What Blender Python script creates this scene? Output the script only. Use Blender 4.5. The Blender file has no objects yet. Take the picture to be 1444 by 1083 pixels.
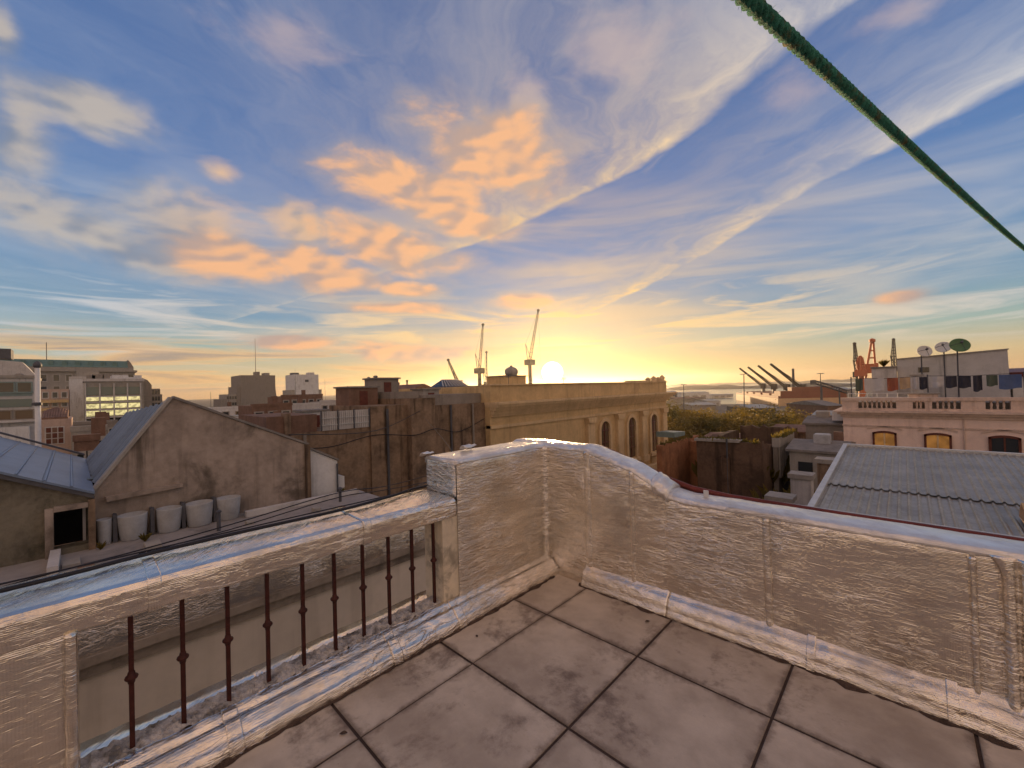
import bpy, bmesh, math, random
from mathutils import Matrix, Vector, noise
random.seed(7)
R = math.radians
S = bpy.context.scene
COL = S.collection

# ------------------------------------------------------------------ camera
# World axes follow the street grid: +Y and +X are the two directions of the
# terrace walls.  z = 0 is the terrace floor, the street lies 14 m lower.
YAW, PITCH, ROLL, EYE = R(43.696), R(0.682), R(-1.585), 1.6
cam = bpy.data.cameras.new('camera')
camo = bpy.data.objects.new('camera', cam)
COL.objects.link(camo)
cam.sensor_width = 36.0
cam.lens = 14.44
cam.clip_start = 0.02
cam.clip_end = 20000.0
_f = Vector((-math.sin(YAW)*math.cos(PITCH), math.cos(YAW)*math.cos(PITCH), math.sin(PITCH)))
_r = Vector((math.cos(YAW), math.sin(YAW), 0.0))
_u = _r.cross(_f)
_c, _s = math.cos(ROLL), math.sin(ROLL)
_R, _U = _r*_c + _u*_s, _u*_c - _r*_s
camo.matrix_world = Matrix(((_R.x, _U.x, -_f.x, 0), (_R.y, _U.y, -_f.y, 0),
                            (_R.z, _U.z, -_f.z, EYE), (0, 0, 0, 1)))
S.camera = camo

# ------------------------------------------------------------------ sky and sun
SUN_EL = R(2.15)
SUN_AZ = YAW - R(5.664)                      # measured left of +Y
SUN_DIR = Vector((-math.sin(SUN_AZ)*math.cos(SUN_EL), math.cos(SUN_AZ)*math.cos(SUN_EL), math.sin(SUN_EL)))

def lin(r, g, b):
    def f(v):
        v /= 255.0
        return v/12.92 if v <= .04045 else ((v+.055)/1.055)**2.4
    return (f(r), f(g), f(b), 1.0)

class NT:
    """small helper that writes node graphs as expressions"""
    def __init__(self, nt, dims='3D'): self.nt = nt; self.dims = dims
    def new(self, t, **kw):
        n = self.nt.nodes.new(t)
        for k, v in kw.items(): setattr(n, k, v)
        return n
    def set(self, sock, v):
        if hasattr(v, 'is_output'): self.nt.links.new(v, sock)
        else: sock.default_value = v
    def m(self, op, a, b=None, c=None, clamp=False):
        n = self.new('ShaderNodeMath', operation=op, use_clamp=clamp)
        for i, v in enumerate((a, b, c)):
            if v is not None: self.set(n.inputs[i], v)
        return n.outputs[0]
    def v(self, op, a, b=None, out=0):
        n = self.new('ShaderNodeVectorMath', operation=op)
        self.set(n.inputs[0], a)
        if b is not None:
            self.set(n.inputs['Scale' if op == 'SCALE' else 1], b)
        return n.outputs[out]
    def step(self, x, lo, hi, a=0.0, b=1.0, smooth=True):
        n = self.new('ShaderNodeMapRange', interpolation_type='SMOOTHSTEP' if smooth else 'LINEAR')
        for i, q in enumerate((x, lo, hi, a, b)): self.set(n.inputs[i], q)
        return n.outputs[0]
    def mix(self, f, a, b, mode='MIX', clamp=True):
        n = self.new('ShaderNodeMix', data_type='RGBA', blend_type=mode, clamp_factor=clamp)
        self.set(n.inputs[0], f); self.set(n.inputs[6], a); self.set(n.inputs[7], b)
        return n.outputs[2]
    def ramp(self, x, stops, interp='LINEAR'):
        n = self.new('ShaderNodeValToRGB')
        r = n.color_ramp; r.interpolation = interp
        while len(r.elements) < len(stops): r.elements.new(0.5)
        for e, (p, c) in zip(r.elements, stops):
            e.position = p
            e.color = c if len(c) == 4 else tuple(c)+(1.0,)
        self.set(n.inputs[0], x)
        return n.outputs[0]
    def noise(self, vec, scale, detail=5, rough=.55, dist=0.0, lac=2.0):
        n = self.new('ShaderNodeTexNoise', noise_dimensions=self.dims)
        self.set(n.inputs['Vector'], vec)
        n.inputs['Scale'].default_value = scale; n.inputs['Detail'].default_value = detail
        n.inputs['Roughness'].default_value = rough; n.inputs['Distortion'].default_value = dist
        n.inputs['Lacunarity'].default_value = lac
        return n.outputs['Fac']
    def comb(self, x, y, z=0.0):
        n = self.new('ShaderNodeCombineXYZ')
        for i, q in enumerate((x, y, z)): self.set(n.inputs[i], q)
        return n.outputs[0]
    def curve(self, x, pts):
        """piecewise linear function through pts, by chained map ranges"""
        n = self.new('ShaderNodeFloatCurve')
        xs = [p[0] for p in pts]; ys = [p[1] for p in pts]
        x0, x1, y0, y1 = min(xs), max(xs), min(ys), max(ys)
        t = self.step(x, x0, x1, smooth=False)
        c = n.mapping.curves[0]
        q = [((p[0]-x0)/(x1-x0), (p[1]-y0)/(y1-y0)) for p in sorted(pts)]
        c.points[0].location = q[0]; c.points[1].location = q[-1]
        for p in q[1:-1]: c.points.new(*p)
        n.mapping.update()
        self.set(n.inputs['Value'], t)
        return self.m('MULTIPLY_ADD', n.outputs[0], y1-y0, y0)

world = bpy.data.worlds.new('World')
S.world = world
world.use_nodes = True
def build_sky():
    g = NT(world.node_tree)
    bg = world.node_tree.nodes['Background']
    d = g.new('ShaderNodeTexCoord').outputs['Generated']
    sep = g.new('ShaderNodeSeparateXYZ'); g.set(sep.inputs[0], d)
    z = sep.outputs[2]
    a = g.v('DOT_PRODUCT', d, tuple(_r), 1)
    b = g.v('DOT_PRODUCT', d, (-math.sin(YAW), math.cos(YAW), 0), 1)
    az = g.m('MULTIPLY', g.m('ARCTAN2', a, b), 180/math.pi)
    el = g.m('MULTIPLY', g.m('ARCSINE', z), 180/math.pi)
    sd = g.v('DOT_PRODUCT', d, tuple(SUN_DIR), 1)
    th = g.m('MULTIPLY', g.m('ARCCOSINE', g.m('MINIMUM', sd, 1.0)), 180/math.pi)
    # clear air
    sky = g.new('ShaderNodeTexSky', sky_type='NISHITA', sun_disc=False)
    sky.sun_elevation = SUN_EL; sky.sun_rotation = -SUN_AZ; sky.ozone_density = 3.0; sky.dust_density = 0.6
    el90 = g.m('DIVIDE', el, 90.0)
    st = [(0, (214,160,100)), (2.5, (206,180,134)), (5.5, (150,172,164)), (9, (114,150,174)), (16, (98,136,180)), (24, (82,119,172)),
          (34, (66,104,160)), (48, (52,88,144)), (90, (34,64,118))]
    grad = g.ramp(el90, [(p/90, lin(*c)) for p, c in st])
    nis = g.mix(1.0, sky.outputs[0], (.06, .06, .06, 1), 'MULTIPLY')
    nis = g.mix(1.0, nis, (1.2, 1.2, 1.2, 1), 'DARKEN')
    base = g.mix(.82, nis, grad)
    # pale warm light round the sun
    glow1 = g.m('POWER', 2.718, g.m('MULTIPLY', th, -1/13.0))
    glow2 = g.m('POWER', 2.718, g.m('MULTIPLY', th, -1/3.0))
    # flatten the wide glow towards the horizon
    low = g.m('POWER', 2.718, g.m('MULTIPLY', g.m('ABSOLUTE', el), -1/5.5))
    # ------------- high streaked cloud on a plane far above
    zc = g.m('MAXIMUM', z, 0.035)
    pa = g.m('DIVIDE', a, zc); pb = g.m('DIVIDE', b, zc)
    pv = g.comb(pa, pb, 0)
    warp = g.noise(pv, 1.1, 3, .5)
    warp2 = g.noise(g.v('ADD', pv, (5.2, 1.7, 3)), 3.1, 4, .55)
    wv = g.comb(g.m('MULTIPLY_ADD', warp, 1.6, g.m('MULTIPLY', pa, 1.7)), g.m('MULTIPLY_ADD', warp2, .5, g.m('MULTIPLY', pb, .8)), 0)
    tex = g.noise(wv, 1.9, 8, .66, .35)                 # long soft fibres
    def band(pts, w_edge, w_fade, k, lo=.25):
        edge = g.curve(pb, pts)
        s = g.m('SUBTRACT', edge, g.m('ADD', pa, g.m('MULTIPLY_ADD', warp2, .13, -.065)))   # >0 inside
        e = g.step(s, 0.0, w_edge)
        f = g.m('POWER', 2.718, g.m('MULTIPLY', g.m('MAXIMUM', s, 0.0), -1/w_fade))
        t = g.step(tex, .30, .70)
        return g.m('MULTIPLY', e, g.m('MULTIPLY', g.m('ADD', g.m('MULTIPLY', f, k), lo), g.m('MULTIPLY_ADD', t, .7, .3)))
    b1 = band([(.2, 1.18), (1.07, .95), (1.36, .84), (1.66, .755), (1.86, .66), (2.0, .548), (2.32, .26), (2.5, .12), (3.2, -.7), (9, -9)], .085, .20, 1.1, .36)
    b1 = g.m('MULTIPLY', b1, g.step(pa, -1.1, .2, .45, 1.0))
    b2 = band([(.2, 2.25), (1.4, 1.79), (1.72, 1.72), (2.3, 1.62), (3.2, 1.575), (5.0, 1.25), (7, .8), (12, -.5)], .095, .20, 1.1, .20)
    b2 = g.m('MULTIPLY', b2, g.step(pa, .55, 1.0))
    b3 = band([(.2, 3.0), (2.47, 3.25), (2.9, 3.32), (3.5, 3.3), (4.0, 2.3), (5.5, 1.6), (9, 1.0)], .35, .40, .72, .0)
    b3 = g.m('MULTIPLY', b3, g.step(pa, 1.5, 2.2))
    # veils low over the horizon
    hv = g.noise(g.comb(g.m('MULTIPLY', az, .045), g.m('MULTIPLY', el, .42), 0), 1.0, 5, .6, 1.2)
    veil = g.m('MULTIPLY', g.step(hv, .42, .66), g.m('MULTIPLY', g.step(el, 2.2, 6.0), g.step(el, 15, 9.5)))
    veil2 = g.m('MULTIPLY', g.step(g.noise(g.comb(g.m('MULTIPLY', az, .03), g.m('MULTIPLY', el, .2), 4), 1.0, 4, .55, .6), .36, .66), g.m('MULTIPLY', g.step(el, 4, 9), g.step(el, 32, 18)))
    gen = g.m('MULTIPLY', g.step(tex, .46, .80), g.step(el, 10, 26))
    # unseen peach cloud added behind the viewer to warm and brighten the foreground
    back = g.m('MULTIPLY', g.step(g.m('ADD', tex, g.m('MULTIPLY', g.m('SUBTRACT', hv, .5), .6)), .36, .60), g.step(b, .25, -.35))
    cir = g.m('MAXIMUM', g.m('MAXIMUM', b1, b2), g.m('MAXIMUM', b3, g.m('MULTIPLY', veil, .75)))
    cir = g.m('MAXIMUM', cir, g.m('MAXIMUM', g.m('MULTIPLY', gen, .26), g.m('MULTIPLY', veil2, .42)))
    cir = g.m('MINIMUM', cir, .93)
    # ------------- lower puffs, lit orange near the sun and grey further off
    BL = [(-11.2,25.5,9.8,2.8,0),(-2.3,30.1,8.4,4.0,0),(-4.7,22.1,5.2,1.7,0),(-16.6,19.1,8.0,2.5,0),(-22.4,14.6,4.5,1.7,0),
          (-25.5,15.6,5.5,2.3,0),(-33.5,15.8,5.5,2.2,0),(-26.4,20.0,4.2,2.6,1),(-13.7,13.6,3.4,.8,0),(-15.4,11.2,5.7,.7,0),
          (-28.6,6.5,4.4,.8,0),(2.1,12.0,3.9,.9,0),(43.6,8.2,1.7,.6,0),(-12.7,5.3,10.7,1.1,0),
          (-44.8,26.5,4.6,1.9,1),(-49.9,23.2,2.6,4.0,1),
          (-34.9,24.3,2.3,1.2,1),(-45.9,16.1,10.8,3.0,1),(-37.7,17.6,8.2,4.2,1),
          (-28.3,38.2,6.1,2.9,2),(15.7,39.1,7.1,3.8,2),(2.9,36.0,3.0,2.5,2),(-50.8,30.0,1.2,1.7,1),
          (36.1,29.8,3.1,2.1,2),(44.4,32.6,3.4,1.2,2)]
    aev = g.comb(az, el, 0)
    def blobs(kinds):
        q = None
        for (x, y, rx, ry, k) in BL:
            if k not in kinds: continue
            n = g.new('ShaderNodeMapping', vector_type='TEXTURE')
            g.set(n.inputs[0], aev)
            n.inputs['Location'].default_value = (x, y, 0)
            n.inputs['Rotation'].default_value = (0, 0, R(-8) if ry > 2 else 0)
            n.inputs['Scale'].default_value = (rx*1.25, ry*1.25, 1)
            l = g.v('LENGTH', n.outputs[0], None, 1)
            q = l if q is None else g.m('MINIMUM', q, l)
        return q
    cz = g.comb(g.m('MULTIPLY', az, .075), g.m('MULTIPLY', el, .15), 0)
    n1 = g.noise(cz, 1.55, 8, .58, .25)
    n1s = g.noise(cz, 1.55, 2, .5, .25)
    n1b = g.noise(g.v('ADD', cz, (.07, -.10, 0)), 1.55, 2, .5, .25)
    def puff(kinds, lo, hi, amp):
        q = blobs(kinds)
        return g.step(g.m('ADD', g.m('SUBTRACT', 1.0, q), g.m('MULTIPLY', g.m('SUBTRACT', n1, .5), amp)), lo, hi)
    p0 = puff((0,), -.10, .52, 2.1)
    f0 = puff((0,), -.60, .40, 2.0)
    p1 = puff((1,), -.15, .9, 2.2)
    p2 = g.m('MULTIPLY', puff((2,), -.1, 1.0, 2.6), .6)
    lit = g.step(g.m('ADD', g.m('SUBTRACT', n1s, n1b), g.m('MULTIPLY', g.m('SUBTRACT', n1, n1s), .35)), -.10, .06)
    # layered bars of cloud low on the left, grey with orange edges
    bars = g.noise(g.comb(g.m('MULTIPLY', az, .055), g.m('MULTIPLY', el, .75), 9), 1.0, 5, .55, .5)
    barm = g.m('MULTIPLY', g.step(bars, .44, .60), g.m('MULTIPLY', g.m('MULTIPLY', g.step(el, 0, 1.2), g.step(el, 8.5, 4.5)), g.step(az, 8, -6)))
    # ------------- colours (display-linear)
    near = g.step(th, 62, 8)
    c_cir = g.mix(near, lin(188,192,198), lin(236,192,118))
    c_or = g.mix(lit, lin(170,146,136), lin(226,170,126))
    c_gr = g.mix(lit, lin(124,130,142), lin(176,166,156))
    c_gr = g.mix(g.step(az, -44, -30), c_gr, g.mix(lit, lin(150,140,136), lin(220,176,134)))
    c_pk = lin(196,172,162)
    out = g.mix(g.m('MULTIPLY', low, g.step(th, 36, 4)), base, lin(244,184,92))
    out = g.mix(cir, out, c_cir)
    out = g.mix(g.m('MULTIPLY', p2, .7), out, c_pk)
    out = g.mix(g.m('MULTIPLY', p1, .86), out, c_gr)
    out = g.mix(g.m('MULTIPLY', barm, .75), out, g.mix(g.step(bars, .50, .68), lin(232,176,108), lin(150,128,116)))
    out = g.mix(g.m('MULTIPLY', f0, .55), out, g.mix(near, lin(138,140,150), lin(204,170,134)))
    out = g.mix(g.m('MULTIPLY', p0, .92), out, c_or)
    out = g.mix(g.m('MULTIPLY', back, .85), out, lin(236,190,148))
    # aureole and the sun itself
    def addc(out, f, col):
        return g.mix(1.0, out, g.mix(1.0, g.comb(f, f, f), col, 'MULTIPLY'), 'ADD')
    out = addc(out, glow1, (.11, .045, .0, 1))
    out = addc(out, glow2, (.85, .40, .0, 1))
    disc = g.step(th, 1.55, 1.05)
    out = addc(out, disc, (14, 12, 8, 1))
    # the ground side of the dome
    out = g.mix(g.step(el, 0.0, -1.5), out, lin(110,92,76))
    out = g.mix(1.0, out, (10, 10, 10, 1), 'MULTIPLY')
    g.set(bg.inputs[0], out)
    bg.inputs[1].default_value = 0.1
build_sky()
world.cycles.sampling_method = 'MANUAL'
world.cycles.sample_map_resolution = 512

sun = bpy.data.lights.new('sun', 'SUN')
suno = bpy.data.objects.new('sun', sun)
COL.objects.link(suno)
sun.energy = 5.0
sun.angle = R(0.6)
sun.color = (1.0, 0.66, 0.34)
suno.rotation_euler = SUN_DIR.to_track_quat('Z', 'Y').to_euler()
suno.location = (0, 0, 60)

S.view_settings.view_transform = 'Standard'
S.view_settings.look = 'None'
S.view_settings.gamma = 1.0
S.view_settings.use_curve_mapping = False
S.view_settings.exposure = 0.3
S.cycles.use_denoising = True
S.cycles.use_adaptive_sampling = True
S.cycles.adaptive_threshold = 0.02
S.cycles.max_bounces = 4
S.cycles.diffuse_bounces = 2
S.cycles.glossy_bounces = 2
S.cycles.volume_bounces = 0

# ------------------------------------------------------------------ materials
MATS = {}
def mat(name, col, rough=.8, metal=0.0, var=.22, scale=2.0, streak=0.0, dark=(.04,.035,.03), stain=0.0,
        stain_scale=.6, bump=.15, bscale=30, spec=.3, fine=None):
    """weathered surface: mottled colour, dark stains, rain streaks, fine relief; all by world position"""
    m = bpy.data.materials.new(name); m.use_nodes = True
    g = NT(m.node_tree); p = m.node_tree.nodes['Principled BSDF']
    pos = g.new('ShaderNodeNewGeometry').outputs['Position']
    n1 = g.noise(pos, scale, 6, .6)
    n2 = g.noise(pos, scale*7, 4, .6)
    t = g.m('MULTIPLY_ADD', n2, .35, g.m('MULTIPLY', n1, .65))
    f = g.step(t, .3, .7)
    lo = tuple(c*(1-var) for c in col)+(1,)
    hi = tuple(min(1, c*(1+var)) for c in col)+(1,)
    c = g.mix(f, lo, hi)
    if stain:
        s = g.step(g.noise(pos, stain_scale, 7, .65, .4), .5, .68)
        c = g.mix(g.m('MULTIPLY', s, stain), c, tuple(dark)+(1,))
    if streak:
        sp = g.new('ShaderNodeSeparateXYZ'); g.set(sp.inputs[0], pos)
        h = g.m('ADD', sp.outputs[0], sp.outputs[1])
        v = g.comb(g.m('MULTIPLY', h, 3.2), g.m('MULTIPLY', sp.outputs[2], .22), 0)
        s = g.step(g.noise(v, 1.0, 6, .6), .48, .66)
        s2 = g.step(g.noise(pos, .5, 3), .35, .6)
        c = g.mix(g.m('MULTIPLY', g.m('MULTIPLY', s, s2), streak), c, tuple(dark)+(1,))
    g.set(p.inputs['Base Color'], c)
    p.inputs['Roughness'].default_value = rough
    p.inputs['Metallic'].default_value = metal
    p.inputs['Specular IOR Level'].default_value = spec
    if bump:
        b = g.new('ShaderNodeBump'); b.inputs['Strength'].default_value = bump; b.inputs['Distance'].default_value = .02
        g.set(b.inputs['Height'], g.noise(pos, bscale, 5, .6))
        g.set(p.inputs['Normal'], b.outputs[0])
    MATS[name] = m
    return m

def foil_mat(name, col, rough, metal):
    """aluminium roofing membrane stuck over masonry: woven, creased, dusty"""
    m = bpy.data.materials.new(name); m.use_nodes = True
    g = NT(m.node_tree); p = m.node_tree.nodes['Principled BSDF']
    pos = g.new('ShaderNodeNewGeometry').outputs['Position']
    sp = g.new('ShaderNodeSeparateXYZ'); g.set(sp.inputs[0], pos)
    h = g.m('ADD', sp.outputs[0], sp.outputs[1]); z = sp.outputs[2]
    hv = g.comb(g.m('MULTIPLY', h, 1.0), g.m('MULTIPLY', z, 4.2), g.m('MULTIPLY', sp.outputs[0], .35))
    calm = g.step(g.noise(pos, 1.9, 4, .6), .36, .62)          # some lengths lie flat, others are creased
    crease = g.noise(hv, 6.5, 3, .55, 1.3)
    crease2 = g.noise(hv, 20, 2, .5, .8)
    fold = g.m('ABSOLUTE', g.m('SUBTRACT', g.noise(hv, 3.6, 4, .55, 1.4), .5))
    ridge = g.m('MULTIPLY', g.step(fold, .0, .03, 1.0, 0.0), calm)
    weave = g.m('MULTIPLY_ADD', g.m('SINE', g.m('MULTIPLY', z, 900)), .5, g.m('MULTIPLY', g.m('SINE', g.m('MULTIPLY', h, 700)), .35))
    dust = g.noise(pos, 3.0, 6, .65)
    wear = g.noise(hv, 9, 6, .7)
    d = g.step(g.m('ADD', g.m('MULTIPLY', dust, .6), g.m('MULTIPLY', wear, .4)), .36, .62)
    c = g.mix(d, tuple(x*.74 for x in col)+(1,), tuple(min(1, x*1.06) for x in col)+(1,))
    c = g.mix(g.m('MULTIPLY', g.step(g.noise(pos, 1.7, 7, .7), .56, .72), .5), c, (col[0]*.42, col[1]*.36, col[2]*.30, 1))
    g.set(p.inputs['Base Color'], c)
    g.set(p.inputs['Roughness'], g.m('MULTIPLY_ADD', d, -.12, rough+.06))
    g.set(p.inputs['Metallic'], g.m('MULTIPLY_ADD', d, .3, metal-.15))
    hgt = g.m('MULTIPLY', g.m('MULTIPLY_ADD', calm, .75, .25), g.m('ADD', g.m('MULTIPLY', crease, 1.0), g.m('ADD', g.m('MULTIPLY', crease2, .30), g.m('MULTIPLY', ridge, .30))))
    b0 = g.new('ShaderNodeBump'); b0.inputs['Strength'].default_value = .35; b0.inputs['Distance'].default_value = .0010
    g.set(b0.inputs['Height'], weave)
    b = g.new('ShaderNodeBump'); b.inputs['Strength'].default_value = .72; b.inputs['Distance'].default_value = .013
    g.set(b.inputs['Height'], hgt); g.set(b.inputs['Normal'], b0.outputs[0])
    g.set(p.inputs['Normal'], b.outputs[0])
    MATS[name] = m
    return m

def tile_mat():
    m = bpy.data.materials.new('terrace_tile'); m.use_nodes = True
    g = NT(m.node_tree); p = m.node_tree.nodes['Principled BSDF']
    pos = g.new('ShaderNodeNewGeometry').outputs['Position']
    rnd = g.new('ShaderNodeObjectInfo').outputs['Random']
    off = g.v('ADD', pos, g.comb(g.m('MULTIPLY', rnd, 9), 0, 0))
    cloud = g.noise(off, 2.2, 7, .62)
    c = g.mix(g.step(cloud, .32, .68), (.385,.312,.245,1), (.61,.515,.415,1))
    grime = g.step(g.m('ADD', g.noise(off, 1.6, 8, .72, .3), g.m('MULTIPLY', g.noise(pos, 14, 6, .7), .22)), .62, .80)
    c = g.mix(g.m('MULTIPLY', grime, .68), c, (.085,.052,.042,1))
    gc = g.new('ShaderNodeSeparateXYZ'); g.set(gc.inputs[0], g.new('ShaderNodeTexCoord').outputs['Generated'])
    ed = g.m('MINIMUM', g.m('MINIMUM', gc.outputs[0], g.m('SUBTRACT', 1.0, gc.outputs[0])), g.m('MINIMUM', gc.outputs[1], g.m('SUBTRACT', 1.0, gc.outputs[1])))
    dirt = g.step(g.m('ADD', ed, g.m('MULTIPLY', g.m('SUBTRACT', g.noise(pos, 11, 6, .7), .5), .16)), .055, -.012)
    c = g.mix(g.m('MULTIPLY', dirt, .62), c, (.10,.066,.05,1))
    speck = g.step(g.noise(pos, 120, 3, .6), .62, .72)
    c = g.mix(g.m('MULTIPLY', speck, .3), c, (.5,.42,.34,1))
    spot = g.step(g.noise(pos, 26, 4, .7), .69, .74)
    c = g.mix(g.m('MULTIPLY', spot, .6), c, (.06,.045,.04,1))
    c = g.mix(1.0, c, g.comb(*(g.m('MULTIPLY_ADD', rnd, .16, .92),)*3), 'MULTIPLY')
    g.set(p.inputs['Base Color'], c)
    g.set(p.inputs['Roughness'], g.m('MULTIPLY_ADD', cloud, .3, .5))
    p.inputs['Specular IOR Level'].default_value = .22
    b = g.new('ShaderNodeBump'); b.inputs['Strength'].default_value = .25; b.inputs['Distance'].default_value = .006
    g.set(b.inputs['Height'], g.m('ADD', g.noise(pos, 60, 5, .65), g.m('MULTIPLY', cloud, 1.2)))
    g.set(p.inputs['Normal'], b.outputs[0])
    MATS['tile'] = m
    return m

def leaf_mat(name, col, col2):
    m = bpy.data.materials.new(name); m.use_nodes = True
    nt = m.node_tree; g = NT(nt); p = nt.nodes['Principled BSDF']; out = nt.nodes['Material Output']
    pos = g.new('ShaderNodeNewGeometry').outputs['Position']
    n = g.noise(pos, .9, 4, .6)
    c = g.mix(g.step(n, .35, .65), col+(1,), col2+(1,))
    g.set(p.inputs['Base Color'], c); p.inputs['Roughness'].default_value = .6
    tr = g.new('ShaderNodeBsdfTranslucent'); g.set(tr.inputs[0], g.mix(.5, c, (.50,.34,.04,1)))
    ms = g.new('ShaderNodeMixShader'); ms.inputs[0].default_value = .42
    nt.links.new(p.outputs[0], ms.inputs[1]); nt.links.new(tr.outputs[0], ms.inputs[2])
    nt.links.new(ms.outputs[0], out.inputs[0])
    MATS[name] = m

def glass_mat(name, col=(.03,.035,.04), rough=.06, emit=None, strength=0.0):
    m = bpy.data.materials.new(name); m.use_nodes = True
    p = m.node_tree.nodes['Principled BSDF']
    p.inputs['Base Color'].default_value = col+(1,)
    p.inputs['Roughness'].default_value = rough
    p.inputs['Specular IOR Level'].default_value = .9
    if emit:
        g = NT(m.node_tree)
        pos = g.new('ShaderNodeNewGeometry').outputs['Position']
        n = g.noise(pos, 1.4, 4, .6)
        e = g.mix(g.step(n, .38, .6), tuple(c*.45 for c in emit)+(1,), emit+(1,))
        g.set(p.inputs['Emission Color'], e)
        p.inputs['Emission Strength'].default_value = strength
    MATS[name] = m

foil_mat('foil', (.84,.77,.68), .20, .97)
foil_mat('foil_top', (.80,.76,.72), .34, .62)
tile_mat()
mat('grout', (.060,.040,.032), .95, var=.3, scale=20)
mat('iron', (.055,.014,.010), .55, .2, var=.4, scale=30, bump=.2, bscale=120)
mat('cream', (.62,.53,.40), .8, stain=.5, stain_scale=6, bscale=60)
mat('silt', (.085,.055,.04), .95, var=.45, scale=18, bump=.8, bscale=80)
mat('ledge', (.52,.48,.44), .85, var=.45, scale=22, stain=.7, stain_scale=9, bump=.8, bscale=55)
mat('beige', (.62,.54,.45), .9, var=.08, scale=1.2, streak=.22, stain=.12, stain_scale=1.5, dark=(.22,.17,.12), bump=.12, bscale=90)
mat('moulding', (.30,.25,.20), .9, var=.2, stain=.5, stain_scale=3)
mat('concrete_brown', (.25,.172,.112), .95, var=.34, scale=1.2, streak=.95, stain=.7, stain_scale=.7, dark=(.05,.035,.025), bump=.35, bscale=24)
mat('gable_plaster', (.34,.275,.225), .95, var=.30, scale=1.1, streak=.9, stain=.7, stain_scale=.9, dark=(.065,.05,.035), bump=.35, bscale=26)
mat('mossy', (.17,.15,.11), .97, var=.4, scale=1.6, streak=.6, stain=.7, stain_scale=1.4, dark=(.03,.03,.018), bump=.5, bscale=22)
mat('roof_concrete', (.31,.28,.26), .95, var=.2, scale=.9, stain=.4, stain_scale=.8, bump=.3)
mat('roof_steel', (.19,.25,.35), .45, .3, var=.12, scale=1.0, stain=.15, bump=.05)
mat('roof_steel_dark', (.16,.20,.28), .45, .3, var=.15)
mat('roof_zinc', (.33,.30,.255), .42, .4, var=.3, scale=1.2, stain=.25, stain_scale=1.2, dark=(.10,.09,.085), bump=.05)
mat('copper', (.72,.36,.11), .30, .9, var=.15)  # orange of the reflected sun put into the hatch metal
mat('zinc_edge', (.55,.55,.53), .5, .3, var=.15)
mat('rust_red', (.14,.028,.020), .5, .1, var=.3, scale=9)
mat('cable_black', (.016,.016,.022), .45, var=.2)
mat('white_plastic', (.40,.40,.40), .5, var=.14, scale=4, streak=.35, stain=.25, stain_scale=3, dark=(.2,.17,.14))
mat('white_paint', (.66,.65,.63), .8, var=.1, streak=.4, stain=.25, dark=(.2,.18,.16))
mat('grey_paint', (.52,.50,.48), .85, var=.12, streak=.4, dark=(.14,.13,.12))
mat('ochre_glare_plaster', (.60,.42,.21), .9, var=.16, scale=.8, streak=.35, stain=.25, dark=(.22,.14,.07))  # ochre wall colour with the golden sun glare mixed in
mat('ochre_glare_trim', (.66,.48,.27), .9, var=.14, scale=1.2, streak=.3, dark=(.25,.16,.08))  # same golden glare mixed into the trim colour
mat('pink_plaster', (.84,.64,.53), .9, var=.10, scale=.9, streak=.2, stain=.12, dark=(.3,.17,.13))
mat('pink_trim', (.66,.50,.40), .9, var=.16, scale=2, streak=.4, stain=.3, dark=(.2,.13,.09))
mat('roof_felt', (.22,.20,.18), .95, var=.25)
mat('brown_wood', (.12,.035,.022), .5, var=.3, scale=6)
mat('brick_orange', (.36,.16,.075), .95, var=.3, scale=1.6, streak=.5, stain=.45, dark=(.09,.05,.03), bump=.5)
mat('ruin_dark', (.135,.085,.055), .97, var=.35, scale=1.0, streak=.7, stain=.6, dark=(.04,.026,.018), bump=.5)
mat('stone_grey', (.34,.31,.27), .92, var=.14, streak=.3, dark=(.12,.11,.10))
mat('stone_brown', (.27,.235,.20), .92, var=.15, streak=.35, dark=(.10,.085,.07))
mat('copper_green', (.13,.22,.20), .7, var=.2, streak=.3, dark=(.05,.09,.085))
mat('pale_wall', (.55,.52,.49), .9, var=.12, streak=.4, stain=.2, dark=(.2,.18,.16))
mat('pink_far', (.50,.37,.30), .9, var=.12, streak=.3, dark=(.2,.15,.12))
mat('brick_red', (.195,.115,.08), .92, var=.25, streak=.3)
mat('roof_tile', (.20,.12,.085), .92, var=.3)
mat('teal_panel', (.20,.27,.26), .4, var=.15)
mat('steel_dark', (.10,.10,.11), .6, .3, var=.2)
mat('crane_steel', (.07,.06,.055), .7, .2, var=.2)
mat('crane_orange', (.55,.13,.04), .6, var=.2)
mat('ship_hull', (.62,.40,.22), .7, var=.12, scale=.08, streak=.3, dark=(.25,.12,.07))
mat('ship_red', (.26,.085,.05), .7, var=.15, scale=.1)
mat('dish_white', (.66,.64,.6), .5, var=.1)
mat('dish_green', (.09,.18,.08), .55, var=.2)
mat('cloth_white', (.5,.48,.47), .9, var=.06)
mat('cloth_red', (.30,.10,.06), .9, var=.1)
mat('cloth_dark', (.045,.045,.06), .9, var=.2)
mat('cloth_blue', (.09,.13,.25), .9, var=.15)
mat('cloth_tan', (.46,.33,.21), .9, var=.1)
mat('cloth_green', (.10,.12,.09), .9, var=.1)
mat('rope_green', (.07,.36,.25), .8, var=.5, scale=160, stain=.75, stain_scale=70, dark=(.30,.19,.06), bump=.8, bscale=500)
mat('bark', (.09,.065,.045), .95, var=.3, scale=8, bump=.6)
leaf_mat('leaf_olive', (.065,.060,.018), (.15,.11,.024))
leaf_mat('leaf_green', (.055,.060,.016), (.12,.10,.022))
leaf_mat('leaf_gold', (.11,.08,.02), (.23,.15,.028))
mat('ground', (.12,.11,.10), .95, var=.3, scale=.05)
mat('asphalt', (.05,.05,.052), .95, var=.2, scale=.4)
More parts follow.
